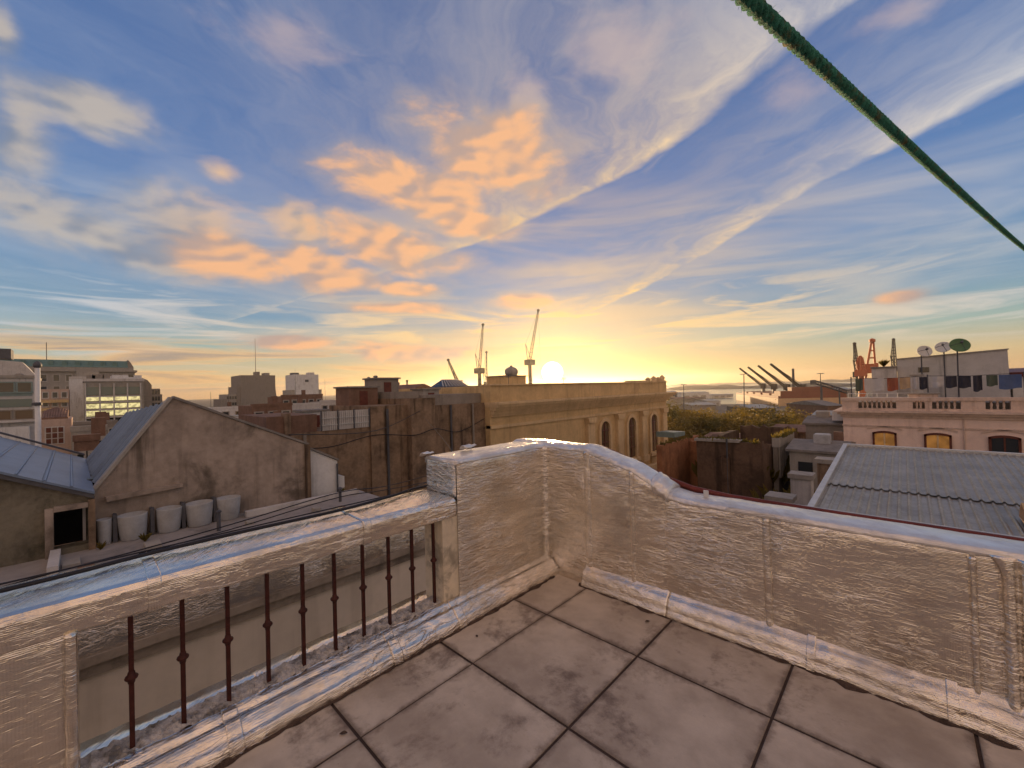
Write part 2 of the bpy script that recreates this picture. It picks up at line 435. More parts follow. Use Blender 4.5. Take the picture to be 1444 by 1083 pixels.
mat('far_land', (.085,.085,.08), .95, var=.3, scale=.02)
glass_mat('glass_dark')
glass_mat('glass_brown', (.13,.085,.05), .15)
glass_mat('glass_teal', (.10,.16,.155), .1)
glass_mat('glass_sunset_glow', (.30,.17,.055), .12, (.8,.34,.075), .22)  # panes tinted and glowing to imitate the golden sunset reflection
glass_mat('glass_office', (.2,.2,.15), .15, (.95,.80,.36), .75)
glass_mat('lamp_glow', (.8,.7,.5), .4, (1.0,.85,.6), 3.0)
def water_mat():
    m = bpy.data.materials.new('water'); m.use_nodes = True
    g = NT(m.node_tree); p = m.node_tree.nodes['Principled BSDF']
    p.inputs['Base Color'].default_value = (.05,.06,.06,1); p.inputs['Roughness'].default_value = .18
    b = g.new('ShaderNodeBump'); b.inputs['Strength'].default_value = .5; b.inputs['Distance'].default_value = .4
    pos = g.new('ShaderNodeNewGeometry').outputs['Position']
    g.set(b.inputs['Height'], g.noise(pos, .25, 5, .6)); g.set(p.inputs['Normal'], b.outputs[0])
    MATS['water'] = m
water_mat()

# ------------------------------------------------------------------ mesh helpers
class MB:
    """collects simple solids; build() links them as one mesh object"""
    def __init__(self): self.v = []; self.f = []
    def add(self, vs, fs):
        o = len(self.v); self.v += [tuple(p) for p in vs]; self.f += [tuple(i+o for i in q) for q in fs]; return self
    def box(self, x0, x1, y0, y1, z0, z1):
        return self.add([(x0,y0,z0),(x1,y0,z0),(x1,y1,z0),(x0,y1,z0),(x0,y0,z1),(x1,y0,z1),(x1,y1,z1),(x0,y1,z1)],
                        [(0,3,2,1),(4,5,6,7),(0,1,5,4),(1,2,6,5),(2,3,7,6),(3,0,4,7)])
    def bbox(self, x0, x1, y0, y1, z0, z1, b):
        """box with chamfered upper edges"""
        return self.add([(x0,y0,z0),(x1,y0,z0),(x1,y1,z0),(x0,y1,z0),(x0,y0,z1-b),(x1,y0,z1-b),(x1,y1,z1-b),(x0,y1,z1-b),
                         (x0+b,y0+b,z1),(x1-b,y0+b,z1),(x1-b,y1-b,z1),(x0+b,y1-b,z1)],
                        [(0,3,2,1),(0,1,5,4),(1,2,6,5),(2,3,7,6),(3,0,4,7),(4,5,9,8),(5,6,10,9),(6,7,11,10),(7,4,8,11),(8,9,10,11)])
    def prism(self, poly, axis, a, b):
        """polygon in the two other axes (cyclic order), extruded along axis from a to b"""
        n = len(poly)
        def put(p, t):
            return {0: (t, p[0], p[1]), 1: (p[0], t, p[1]), 2: (p[0], p[1], t)}[axis]
        vs = [put(p, a) for p in poly]+[put(p, b) for p in poly]
        fs = [tuple(range(n)), tuple(range(2*n-1, n-1, -1))]+[(i, i+n, (i+1) % n+n, (i+1) % n) for i in range(n)]
        return self.add(vs, fs)
    def tube(self, pts, r, n=6, r1=None, cap=True):
        pts = [Vector(p) for p in pts]; k = len(pts); vs = []; fs = []
        for i, p in enumerate(pts):
            t = (pts[min(i+1, k-1)]-pts[max(i-1, 0)]).normalized()
            a = t.cross(Vector((0, 0, 1)) if abs(t.z) < .9 else Vector((1, 0, 0))).normalized(); b = t.cross(a)
            rr = r if r1 is None else r+(r1-r)*i/(k-1)
            for j in range(n):
                w = 2*math.pi*j/n; vs.append(p+a*math.cos(w)*rr+b*math.sin(w)*rr)
        for i in range(k-1):
            for j in range(n):
                fs.append((i*n+j, i*n+(j+1) % n, (i+1)*n+(j+1) % n, (i+1)*n+j))
        if cap: fs += [tuple(range(n-1, -1, -1)), tuple(range((k-1)*n, k*n))]
        return self.add(vs, fs)
    def lathe(self, prof, c, n=16, axis=None):
        """profile [(r, h)] turned round an axis through c"""
        ax = Vector(axis or (0, 0, 1)).normalized()
        a = ax.cross(Vector((0, 0, 1)) if abs(ax.z) < .9 else Vector((1, 0, 0))).normalized(); b = ax.cross(a)
        c = Vector(c); k = len(prof)
        vs = [c+ax*h+a*math.cos(2*math.pi*j/n)*r+b*math.sin(2*math.pi*j/n)*r for r, h in prof for j in range(n)]
        fs = [(i*n+j, i*n+(j+1) % n, (i+1)*n+(j+1) % n, (i+1)*n+j) for i in range(k-1) for j in range(n)]
        fs += [tuple(range(n-1, -1, -1)), tuple(range((k-1)*n, k*n))]
        return self.add(vs, fs)
    def grid(self, fn, nu, nv, closed_v=False):
        vs = [fn(i/nu, j/nv) for i in range(nu+1) for j in range(nv+(0 if closed_v else 1))]
        w = nv+(0 if closed_v else 1); fs = []
        for i in range(nu):
            for j in range(nv):
                j2 = (j+1) % w
                fs.append((i*w+j, (i+1)*w+j, (i+1)*w+j2, i*w+j2))
        if closed_v: fs += [tuple(range(w)), tuple(range(nu*w+w-1, nu*w-1, -1))]
        return self.add(vs, fs)
    def lattice(self, p0, p1, w0, w1, n, r, side=(1, 0, 0)):
        """four-chord lattice boom"""
        p0, p1 = Vector(p0), Vector(p1); t = (p1-p0).normalized()
        a = t.cross(Vector(side)).normalized(); b = t.cross(a)
        def c(i, q):
            w = w0+(w1-w0)*i/n; s = ((1, 1), (1, -1), (-1, -1), (-1, 1))[q % 4]
            return p0+(p1-p0)*(i/n)+a*s[0]*w/2+b*s[1]*w/2
        for q in range(4):
            self.tube([c(0, q), c(n, q)], r, 4)
            for i in range(n):
                self.tube([c(i, q), c(i+1, q+1)] if i % 2 else [c(i, q+1), c(i+1, q)], r*.6, 3, cap=False)
                self.tube([c(i, q), c(i, q+1)], r*.6, 3, cap=False)
        return self
    def build(self, name, m, parent=None, smooth=False):
        me = bpy.data.meshes.new(name)
        me.from_pydata(self.v, [], self.f)
        bm = bmesh.new(); bm.from_mesh(me); bmesh.ops.recalc_face_normals(bm, faces=bm.faces); bm.to_mesh(me); bm.free()
        me.materials.append(MATS[m])
        if smooth:
            for p in me.polygons: p.use_smooth = True
        me.update()
        return put(name, me, parent)

def put(name, me, parent=None):
    o = bpy.data.objects.new(name, me); COL.objects.link(o)
    if parent is not None: attach(o, parent)
    return o

def world_of(o):
    m = o.matrix_basis.copy()
    return m if o.parent is None else world_of(o.parent) @ o.matrix_parent_inverse @ m

def attach(o, parent):
    o.parent = parent
    o.matrix_parent_inverse = world_of(parent).inverted()

def tag(o, label, cat, group=None, kind=None):
    if label: o['label'] = label
    if cat: o['category'] = cat
    if group: o['group'] = group
    if kind: o['kind'] = kind
    return o

def thing(name, label, cat, loc, group=None):
    o = bpy.data.objects.new(name, None); COL.objects.link(o)
    o.location = loc; o.empty_display_size = .3
    return tag(o, label, cat, group)

def structure(o):
    o['kind'] = 'structure'; return o

def box(name, m, parent, *b):
    return MB().box(*b).build(name, m, parent)

def rep(src, d, name=None):
    """copy of a part, same mesh, moved by d"""
    o = src.copy(); COL.objects.link(o)
    o.location = src.location+Vector(d)
    return o

def nz(x, y, z, s=1.0):
    return noise.noise(Vector((x*s, y*s, z*s)))

# ------------------------------------------------------------------ ground, water, far shore
structure(MB().box(-900, 900, -500, 330, -16, -14).build('ground', 'ground'))
structure(MB().box(-3000, 3000, 330, 4400, -15.6, -14.6).build('harbour_water', 'water'))
structure(MB().box(-4400, -900, -2000, 4400, -15.6, -14.5).build('plain', 'ground'))
def shore(name, y, x0, x1, h, seed, m):
    b = MB(); n = 160
    def fn(u, v):
        x = x0+(x1-x0)*u
        t = h*(.55+.45*noise.fractal(Vector((x*.004, seed, 0)), .6, 2, 5)) + h*.18*nz(x, seed, 0, .05)
        e = min(1, min(u, 1-u)*12)
        return (x, y+(v-.5)*160, -14.8+max(0, math.sin(v*math.pi))**.6*max(t, .3*h)*e)
    b.grid(fn, n, 8)
    structure(b.build(name, m))
shore('far_shore', 1250, -1500, 300, 13.0, 3.1, 'far_land')
structure(MB().box(-700, -185, 331, 620, -16, -13.6).build('far_quay', 'ground'))
structure(MB().box(-60, 700, 331, 900, -16, -13.7).build('port_ground', 'ground'))
shore('far_hills', 3600, -3200, 1600, 26, 8.3, 'far_land')

# ------------------------------------------------------------------ the terrace
floor = structure(MB().box(-2.75, 3.4, -3.2, 3.05, -.34, -.006).build('terrace_floor', 'grout'))
def build_tiles():
    P = .6875; xs = [-2.36]+[-1.8775+P*i for i in range(8)]
    ys = [2.88]+[2.2545-.690*i for i in range(8)]
    gap = .0056; rnd = random.Random(5)
    for i in range(len(xs)-1):
        for j in range(len(ys)-1):
            x0, x1, y0, y1 = xs[i]+gap, xs[i+1]-gap, ys[j+1]+gap*1.35, ys[j]-gap*1.35
            z = rnd.uniform(-.0022, .0012)
            MB().bbox(x0+rnd.uniform(-.002,.002), x1+rnd.uniform(-.002,.002), y0-.000, y1, -.03, z, .003).build('tile', 'tile', floor)
build_tiles()
def silt(fn, n):
    b = MB(); b.grid(fn, n, 4)
    o = b.build('silt', 'silt', floor); o['kind'] = 'stuff'
silt(lambda u, v: (-2.20+.05*v*(.35+abs(nz(u*9, 1, 0, 3)))+.012*v*nz(u*40, 2, 0, 2), -1.6+4.35*u, .012*(1-v)**2+.0022), 220)
silt(lambda u, v: (-1.95+3.9*u, 2.765-.055*v*(.30+abs(nz(u*8, 5, 0, 3)))-.012*v*nz(u*40, 6, 0, 2), .014*(1-v)**2+.0022), 220)
# ---- foil covered masonry: every skin is a displaced sheet over a solid core
def crumple(p, amp, s=1.0):
    x, y, z = p
    h = x+y
    return .55*amp*(1.1*noise.noise(Vector((h*2.2*s, z*6*s, x*.8))) + .55*noise.noise(Vector((h*7*s, z*20*s, 3.3)))
                + .30*noise.noise(Vector((h*18*s, z*45*s, 7.7))))
def skin(name, parent, p0, du, dv, nrm, m='foil', amp=.006, ztop=None, step=.018, lip=.007):
    """creased sheet from p0 along du and dv, bulging along nrm, edges tucked back"""
    p0, du, dv, nrm = Vector(p0), Vector(du), Vector(dv), Vector(nrm)
    nu, nv = max(4, int(du.length/step)), max(4, int(dv.length/step))
    def fn(u, v):
        q = p0+du*u+dv*v
        if ztop: q.z = p0.z+(ztop(q.x)-p0.z)*v
        e = min(1, min(u*nu, (1-u)*nu, v*nv, (1-v)*nv)/2.0)
        return q+nrm*(crumple(q, amp)*e - lip*(1-e)**2)
    return MB().grid(fn, nu, nv).build(name, m, parent, True)
def sweep(name, parent, prof, path, m='foil', amp=.005, n=120, sub=3):
    """closed profile carried along path(u) -> (origin, across, up), creased"""
    pr = []
    for i in range(len(prof)):
        a, b = prof[i], prof[(i+1) % len(prof)]
        for k in range(sub): pr.append((a[0]+(b[0]-a[0])*k/sub, a[1]+(b[1]-a[1])*k/sub))
    w = len(pr)
    cx = sum(q[0] for q in pr)/w; cz = sum(q[1] for q in pr)/w
    def fn(u, v):
        o, ac, up = path(u)
        q = pr[int(round(v*w)) % w]
        d = Vector((q[0]-cx, q[1]-cz)); d = d.normalized() if d.length > 0 else d
        p = o+ac*q[0]+up*q[1]
        k = amp*(noise.noise(Vector((p.x*5, p.y*5, p.z*9)))+.6*noise.noise(Vector((p.x*17, p.y*17, p.z*25)))+.35*noise.noise(Vector((p.x*45, p.y*45, p.z*45))))
        return p+(ac*d.x+up*d.y)*k
    return MB().grid(fn, n, w, True).build(name, m, parent, True)
def along_y(y0, y1):
    return lambda u: (Vector((0, y0+(y1-y0)*u, 0)), Vector((1, 0, 0)), Vector((0, 0, 1)))
def along_x(x0, x1, zf=None):
    return lambda u: (Vector((x0+(x1-x0)*u, 0, zf(x0+(x1-x0)*u) if zf else 0)), Vector((0, 1, 0)), Vector((0, 0, 1)))

# balustrade on the courtyard side
bal = thing('balustrade', 'foil-wrapped balustrade with ten dark iron bars beside the courtyard', 'balustrade', (-2.5, .9, 0))
RAIL = [(-2.350,.700),(-2.337,.708),(-2.333,.76),(-2.335,.812),(-2.350,.832),(-2.375,.838),(-2.50,.842),(-2.62,.844),(-2.735,.838),(-2.755,.815),(-2.75,.705)]
rail = sweep('rail', bal, RAIL, along_y(-1.7, 1.835), amp=.0045, n=260, sub=7)
KERB = [(-2.62,.0),(-2.62,.118),(-2.37,.128),(-2.345,.138),(-2.322,.128),(-2.30,.104),(-2.272,.112),(-2.25,.095),(-2.225,.066),(-2.208,.058),(-2.196,.03),(-2.194,-.01)]
kerb = sweep('kerb', bal, KERB, along_y(-1.7, 2.83), m='foil', amp=.0075, n=240)
def ledge_fn(u, v):
    y = -.03+1.85*u; x = -2.50+.145*v
    return (x, y, .1285+.020*max(0, nz(x, y, 0, 34))+.012*nz(x, y, 1, 75)+.006*math.sin(v*math.pi))
MB().grid(ledge_fn, 190, 12).build('mortar_bed', 'ledge', bal)
box('core', 'ledge', bal, -2.60, -2.40, -1.6, 2.8, -.02, .10)
MB().bbox(-2.56, -2.345, 1.715, 1.862, .10, .72, .004).build('end_post', 'cream', bal)
pier = skin('pier_skin', bal, (-2.335, -1.7, .10), (0, 1.655, 0), (0, 0, .62), (1, 0, 0), amp=.006)
box('pier', 'foil', bal, -2.60, -2.352, -1.7, -.062, .02, .715)
sweep('corner_bead', bal, [(-2.352,-.02),(-2.325,-.024),(-2.316,-.04),(-2.325,-.058),(-2.36,-.062),(-2.58,-.055),(-2.58,-.025)],
      lambda u: (Vector((0, 0, .09+.62*u)), Vector((1, 0, 0)), Vector((0, 1, 0))), amp=.006, n=60)
for yy in (.205, 1.165):
    sweep('membrane_joint', bal, [(q[0]+(.006 if q[0] > -2.5 else -.006), q[1]+(.006 if q[1] > .75 else -.005)) for q in RAIL],
          along_y(yy-.022, yy+.022), amp=.004, n=10)
for yy in (.46, 1.27, 1.76):
    sweep('membrane_joint', bal, [(q[0]+.006, q[1]+.006) for q in KERB[2:]]+[(-2.36,-.01)], along_y(yy-.03, yy+.03), m='foil', amp=.005, n=10)
# ten bars, 0.172 m apart
bar0 = None
for i in range(10):
    y = .131+.1715*i
    if bar0 is None:
        b = MB(); r = .0085; zz = [.10, .30, .50, .745]
        b.box(-2.4-r, -2.4+r, y-r, y+r, .10, .745)
        bar0 = b.build('baluster', 'iron', bal)
        k0 = MB().lathe([(.010,-.026),(.012,-.022),(.0135,-.012),(.021,-.006),(.0235,0),(.021,.006),(.0135,.012),(.012,.022),(.010,.026)], (-2.4, y, .425), 12).build('collar', 'iron', bar0, True)
    else:
        o = rep(bar0, (0, .1715*i, 0)); o.parent = bal; o.matrix_parent_inverse = bar0.matrix_parent_inverse.copy()
        o.rotation_euler = (0, 0, 0)
        k = rep(k0, (0, 0, 0)); k.parent = o; k.matrix_parent_inverse = k0.matrix_parent_inverse.copy()

# taller corner with its sloping shoulder
def ztop(x):
    pts = [(-9, 1.09), (-1.92, 1.095), (-1.50, .978), (-1.30, .872), (-1.22, .822), (-1.1, .806), (9, .812)]
    for (a, za), (b, zb) in zip(pts, pts[1:]):
        if x <= b: return za+(zb-za)*(x-a)/(b-a)
    return .81
cor = thing('corner_parapet', 'tall foil-covered corner of the terrace parapet with a sloping shoulder', 'parapet', (-2.4, 2.9, 0))
skin('panel', cor, (-2.330, 1.845, .06), (0, .97, 0), (0, 0, 1.03), (1, 0, 0), amp=.009)
skin('panel', cor, (-2.335, 2.835, .0), (.43, 0, 0), (0, 0, 1.09), (0, -1, 0), amp=.009)
skin('panel', cor, (-1.885, 2.835, .10), (.375, 0, 0), (0, 0, .9), (0, -1, 0), amp=.010, ztop=lambda x: ztop(x)-.012)
skin('panel', cor, (-1.505, 2.835, .10), (.255, 0, 0), (0, 0, .8), (0, -1, 0), amp=.010, ztop=lambda x: ztop(x)-.012)
skin('end_skin', cor, (-2.70, 1.832, .84), (.36, 0, 0), (0, 0, .25), (0, -1, 0), amp=.006)
MB().box(-2.70, -2.36, 1.855, 3.06, .0, 1.07).box(-2.36, -1.9, 2.862, 3.06, .0, 1.07).build('core', 'foil', cor)
MB().prism([(-1.9, 0), (-1.25, 0), (-1.25, .81), (-1.30, .85), (-1.50, .955), (-1.9, 1.07)], 1, 2.862, 3.058).build('core', 'foil', cor)
TOPL = [(-2.345,1.055),(-2.325,1.075),(-2.333,1.095),(-2.37,1.106),(-2.55,1.108),(-2.69,1.100),(-2.715,1.08),(-2.71,1.05)]
sweep('coping', cor, TOPL, along_y(1.835, 3.07), amp=.008, n=90, m='foil_top')
TOPR = [(2.852,-.045),(2.832,-.022),(2.840,.002),(2.872,.014),(2.95,.018),(3.04,.012),(3.075,-.006),(3.075,-.05)]
sweep('coping', cor, TOPR, along_x(-2.72, -1.20, ztop), amp=.011, n=130, m='foil_top')
sweep('fold', cor, [(2.835,-.05),(2.818,-.01),(2.832,.03),(2.90,.052),(2.98,.046),(3.05,.02),(3.06,-.05)], along_x(-1.335, -1.225, ztop), amp=.022, n=18, m='foil_top')
def bead(parent, x, z1, w=.02, m='foil', y=2.835):
    sweep('membrane_joint', parent, [(x-w*1.5, y+.012), (x-w, y-.003), (x-w*.3, y-.007), (x+w*.3, y-.007), (x+w, y-.003), (x+w*1.5, y+.012), (x, y+.03)],
          lambda u: (Vector((0, 0, .02+(z1-.02)*u)), Vector((1, 0, 0)), Vector((0, 1, 0))), m=m, amp=.005, n=50)
bead(cor, -1.895, 1.075, .026)
bead(cor, -1.503, .955, .016)
sweep('corner_bead', cor, [(-2.345,2.79),(-2.318,2.792),(-2.298,2.806),(-2.290,2.826),(-2.29,2.85),(-2.35,2.85)],
      lambda u: (Vector((0, 0, .0+1.08*u)), Vector((1, 0, 0)), Vector((0, 1, 0))), amp=.006, n=70)
KR = [(2.90,-.01),(2.90,.17),(2.842,.155),(2.822,.128),(2.792,.112),(2.772,.075),(2.768,.045),(2.756,.02),(2.752,-.01)]
sweep('kerb', cor, KR, along_x(-1.93, -1.235), m='foil', amp=.007, n=60)
box('corner_kerb', 'foil', cor, -2.33, -1.93, 2.80, 2.845, -.01, .05)

# straight parapet on the street side
par = thing('street_parapet', 'low foil-covered parapet beside the corrugated roof', 'parapet', (.6, 2.9, 0))
for x0, x1 in ((-1.262, -.645), (-.610, .195), (.385, 2.4)):
    skin('panel', par, (x0, 2.836, .10), (x1-x0, 0, 0), (0, 0, .685), (0, -1, 0), amp=.0075)
skin('panel', par, (.205, 2.842, .10), (.085, 0, 0), (0, 0, .685), (0, -1, 0), amp=.006)
box('core', 'foil', par, -1.245, 2.4, 2.864, 3.056, 0, .79)
sweep('coping', par, [(q[0], q[1]+.0) for q in TOPR], along_x(-1.225, 2.4, ztop), amp=.007, n=230, m='foil_top')
bead(par, -.628, .775, .016)
bead(par, .203, .765, .010)
def post_path(u):
    z = .79*u
    w = 1.0+.9*max(0, (u-.86)/.14)**2
    return Vector((.335, 0, z)), Vector((w, 0, 0)), Vector((0, 1, 0))
sweep('membrane_joint', par, [(-.05,2.86),(-.042,2.826),(-.026,2.812),(-.010,2.818),(0,2.838),(.010,2.818),(.026,2.812),(.044,2.826),(.05,2.86)], post_path, amp=.005, n=60)
sweep('kerb', par, KR, along_x(-1.232, 2.4), m='foil', amp=.0075, n=220)
for xx in (-.42, .12):
    sweep('membrane_joint', par, [(q[0]-.005, q[1]+.005) for q in KR], along_x(xx-.02, xx+.02), amp=.004, n=8)
pipe = tag(MB().tube([(-1.93,3.10,1.075),(-1.75,3.105,1.02),(-1.50,3.11,.935),(-1.32,3.11,.868),(-1.15,3.11,.826),(-.9,3.105,.806),(-.3,3.105,.797),(.4,3.11,.795),(2.5,3.12,.79)], .021, 10).build('conduit', 'rust_red', None, True),
           'dark red conduit clipped along the outer edge of the street parapet', 'conduit')
tag(MB().box(-1.0, 2.5, 3.135, 3.150, .77, .812).build('flashing_strip', 'zinc_edge'), 'pale metal flashing strip outside the dark red conduit', 'flashing')
tag(MB().bbox(-1.015, -.985, 2.925, 2.937, .815, .872, .002).build('bracket', 'white_paint'), 'small white upright bracket standing on the street parapet coping', 'bracket')
def scrap(name, label, c, s):
    b = MB()
    b.grid(lambda u, v: (c[0]+(u-.5)*s, c[1]+(v-.5)*s*1.8, c[2]+.5*s*math.sin(u*2.4)+.3*s*nz(u, v, c[0], 2.2)), 8, 8)
    o = b.build(name, 'foil_top', None, True)
    m = o.modifiers.new('thickness', 'SOLIDIFY'); m.thickness = .002
    tag(o, label, 'foil scrap')
scrap('foil_flap', 'loose curled flap of foil on top of the corner parapet', (-2.60, 2.18, 1.118), .07)
scrap('foil_scrap', 'torn strip of foil stuck to the end of the corner parapet', (-2.705, 1.85, 1.10), .055)
# cables along the rail
def cable(label, pts, r, m='cable_black', name='cable'):
    P = [Vector(p) for p in pts]; out = []
    for i in range(len(P)-1):
        a, b, c, d = P[max(i-1, 0)], P[i], P[i+1], P[min(i+2, len(P)-1)]
        for k in range(8):
            t = k/8
            out.append(.5*((2*b)+(c-a)*t+(2*a-5*b+4*c-d)*t*t+(3*b-a-3*c+d)*t**3))
    out.append(P[-1])
    return tag(MB().tube(out, r, 8).build(name, m, None, True), label, 'cable')
cable('thick black cable lying along the middle of the balustrade rail', [(-2.57,-1.7,.862),(-2.59,-.23,.862),(-2.622,.2,.864),(-2.620,.62,.865),(-2.606,1.12,.863),(-2.66,1.52,.862),(-2.735,1.80,.858),(-2.77,2.1,.80),(-2.78,3.0,.5)], .0095)
cable('thin dark cable leaving the rail towards the concrete walls', [(-2.745,-1.7,.846),(-2.745,.2,.846),(-2.742,.9,.848),(-2.72,1.35,.853),(-2.74,1.68,.850),(-2.9,1.9,.83),(-4.6,3.6,.70),(-15.7,10.6,.45)], .004)
cable('slack wire hanging over the flat roof beyond the rail', [(-8.40, -2.00, -0.95), (-8.00, -0.71, -0.64), (-8.00, 0.61, -0.56), (-8.00, 1.79, -0.47), (-8.00, 3.45, -0.32), (-9.00, 5.27, -0.63), (-15.90, 12.40, -2.15)], .010)
cable('second slack wire hanging lower over the flat roof', [(-8.40, -2.00, -1.00), (-8.00, -0.71, -0.70), (-8.00, 0.61, -0.62), (-8.00, 1.79, -0.55), (-8.00, 3.45, -0.41), (-9.00, 5.27, -0.73), (-15.90, 13.28, -2.58)], .009)

# green clothes line close overhead
def rope():
    A, B = Vector((-0.0630, 0.2850, 1.8350)), Vector((.2585, 1.871, 1.972))
    t = (B-A).normalized(); L = (B-A).length
    a = t.cross(Vector((0, 0, 1))).normalized(); b = t.cross(a)
    s0, s1 = -1.2, 2.739; n = 1000
    t0 = thing('clothes_line', 'twisted green rope clothes line stretched overhead', 'rope', A+t*s0)
    for k in range(3):
        pts = []
        for i in range(n+1):
            s = s0+(s1-s0)*i/n; w = 2*math.pi*(s/.022+k/3)
            c = A+t*s+Vector((0, 0, -.010*math.sin(math.pi*max(0, s-.0)/s1)))
            pts.append(c+a*math.cos(w)*.0025+b*math.sin(w)*.0025)
        MB().tube(pts, .0028, 8).build('strand', 'rope_green', t0, True)
    r = random.Random(4); fz = MB()
    for i in range(900):
        s = s0+(s1-s0)*r.random(); w = r.uniform(0, 6.28)
        c = A+t*s+Vector((0, 0, -.010*math.sin(math.pi*max(0, s-.0)/s1)))+(a*math.cos(w)+b*math.sin(w))*.0048
        d = (a*math.cos(w)+b*math.sin(w)+t*r.uniform(-1.5, 1.5)).normalized()*r.uniform(.0012, .0035)
        e = t.cross(d).normalized()*.00022
        fz.add([c-e, c+e, c+d], [(0, 1, 2)])
    fz.build('fibre_fuzz', 'rope_green', t0)['kind'] = 'stuff'
rope()
lp = thing('line_post', 'slim steel post on the street parapet holding the green rope', 'post', (.485, 2.96, .8))
MB().tube([(.487,2.962,.78),(.487,2.962,2.10)], .014, 10).build('shaft', 'steel_dark', lp, True)
MB().lathe([(.05,0),(.05,.006),(.016,.010),(.016,.02)], (.487,2.962,.826), 12).build('foot', 'steel_dark', lp)
MB().lathe([(.020,-.012),(.022,0),(.020,.012)], (.482,2.958,2.066), 10).build('hook_ring', 'steel_dark', lp)

# dry leaves blown onto the tiles
def dry_leaves():
    r = random.Random(12)
    for i, (x, y) in enumerate(((-1.62,.62),(-1.95,.83),(-.62,1.62),(-.25,1.95),(.35,1.3),(-1.3,2.62),(-2.05,1.75),(.55,2.6),(-1.1,.95))):
        s = r.uniform(.010, .019); w = r.uniform(0, 6.28)
        b = MB()
        b.grid(lambda u, v: (s*(u-.5)*2.4*math.cos(w)-s*(v-.5)*math.sin(u*math.pi)*1.4*math.sin(w), s*(u-.5)*2.4*math.sin(w)+s*(v-.5)*math.sin(u*math.pi)*1.4*math.cos(w), .004+s*.5*(v-.5)**2+s*.25*math.sin(u*3)), 6, 4)
        o = b.build('dry_leaf', 'silt'); o.location = (x, y, 0)
        tag(o, 'small curled dry leaf lying on the terrace tiles', 'leaf', 'dry leaves on the terrace')
dry_leaves()

# ------------------------------------------------------------------ neighbours: flat roof and courtyard on the left
low = thing('courtyard_building', 'low beige building with a foil-topped wall facing the courtyard', 'building', (-7.4, 1.5, -14))
box('wall', 'beige', low, -5.80, -5.5, -6, 7.5, -14, -.93)
box('moulding', 'moulding', low, -5.80, -5.45, -6, 7.5, -.928, -.80)
box('moulding', 'moulding', low, -5.80, -5.38, -6, 7.5, -.798, -.715)
skin('coping_skin', low, (-5.40, -2.5, -.71), (0, 9.5, 0), (0, 0, .25), (1, 0, 0), amp=.008, step=.05)
box('coping', 'foil', low, -5.84, -5.42, -6, 7.5, -.713, -.465)
box('roof', 'roof_concrete', low, -11.0, -5.802, -6, 5.2, -1.35, -1.05)
box('wall', 'concrete_brown', low, -10.99, -5.81, 5.0, 5.19, -14, -1.06)
box('roof_kerb', 'pale_wall', low, -10.62, -10.45, 2.45, 5.0, -1.045, -.93)
box('roof_kerb', 'pale_wall', low, -10.45, -9.4, -.4, -.28, -1.045, -.90)
def slab_bits():
    r = random.Random(3)
    for i in range(9):
        x, y = r.uniform(-10.2, -8.9), r.uniform(-.3, 4.6); s = r.uniform(.05, .16)
        h = r.uniform(.03, .10)
        o = MB().bbox(x-s, x+s, y-s*.7, y+s*.7, -1.052, -1.05+h, .01).build('loose_brick', 'brick_red' if i % 2 else 'stone_grey')
        tag(o, 'loose %s lying on the flat roof before the gable wall' % ('red brick' if i % 2 else 'grey stone'), 'brick', 'rubble on the flat roof')
slab_bits()
for i, (x, y, h) in enumerate(((-9.9, 1.84, .36), (-10.1, 4.35, .30))):
    o = MB().tube([(x, y, -1.06), (x, y, -1.05+h)], .035, 8).lathe([(.05, 0), (.055, .03), (.01, .06)], (x, y, -1.05+h), 10).build('vent_pipe', 'steel_dark')
    tag(o, 'capped dark vent pipe standing %s' % ('before the white tubs' if i == 0 else 'near the white lean-to wall'), 'vent pipe')

# gabled shed with the steel roof
gab = thing('gabled_shed', 'weathered plaster gable with a blue-grey steel roof behind it', 'building', (-14, 1.9, -14))
MB().prism([(.10,-3),(3.96,-3),(3.93,.314),(1.292,1.60),(1.15,1.47),(.10,-.16)], 0, -11.25, -11.0).build('gable_wall', 'gable_plaster', gab)
def strip(y0, z0, y1, z1, t=.05, w=.03):
    d = Vector((y1-y0, z1-z0)).normalized(); n = Vector((-d.y, d.x))
    if n.y < 0: n = -n
    return [(y0, z0), (y1, z1), (y1+n.x*t, z1+n.y*t), (y0+n.x*t, z0+n.y*t)]
MB().prism(strip(.12, -.13, 1.292, 1.603), 0, -11.28, -10.965).build('coping', 'stone_grey', gab)
MB().prism(strip(1.294, 1.603, 3.95, .318), 0, -11.28, -10.965).build('coping', 'roof_felt', gab)
MB().prism([(.30,-.31),(1.42,-.24),(1.42,-.17),(.28,-.22)], 0, -11.0, -10.86).build('ledge', 'gable_plaster', gab)
MB().box(-11.0, -10.93, 3.86, 3.98, -3, .34).build('corner_pier', 'concrete_brown', gab)
# far slopes: twelve steel sheets with raised seams
def lerp(a, b, t): return a+(b-a)*t
def roof_q(u, v):                      # u along the ridge (front to back), v from valley to ridge
    f0, f1 = Vector((-11.26, .165, -.07)), Vector((-11.26, 1.20, 1.50))
    b0, b1 = Vector((-17.0, .043, -.103)), Vector((-17.0, .895, 1.183))
    return lerp(lerp(f0, f1, v), lerp(b0, b1, v), u)
for i in range(9):
    u0, u1 = i/9+.002, (i+1)/9-.002
    b = MB(); n = Vector((0, -.84, .54))
    prof = [(0, 0), (.04, .05), (.10, .05), (.14, 0), (.42, 0), (.44, .018), (.47, .018), (.49, 0), (1, 0)]
    vs = []
    for (t, h) in prof:
        for v in (0, 1): vs.append(roof_q(lerp(u0, u1, t), v)+n*h)
    b.add(vs, [(2*k, 2*k+1, 2*k+3, 2*k+2) for k in range(len(prof)-1)])
    b.build('roof_sheet', 'roof_steel', gab)
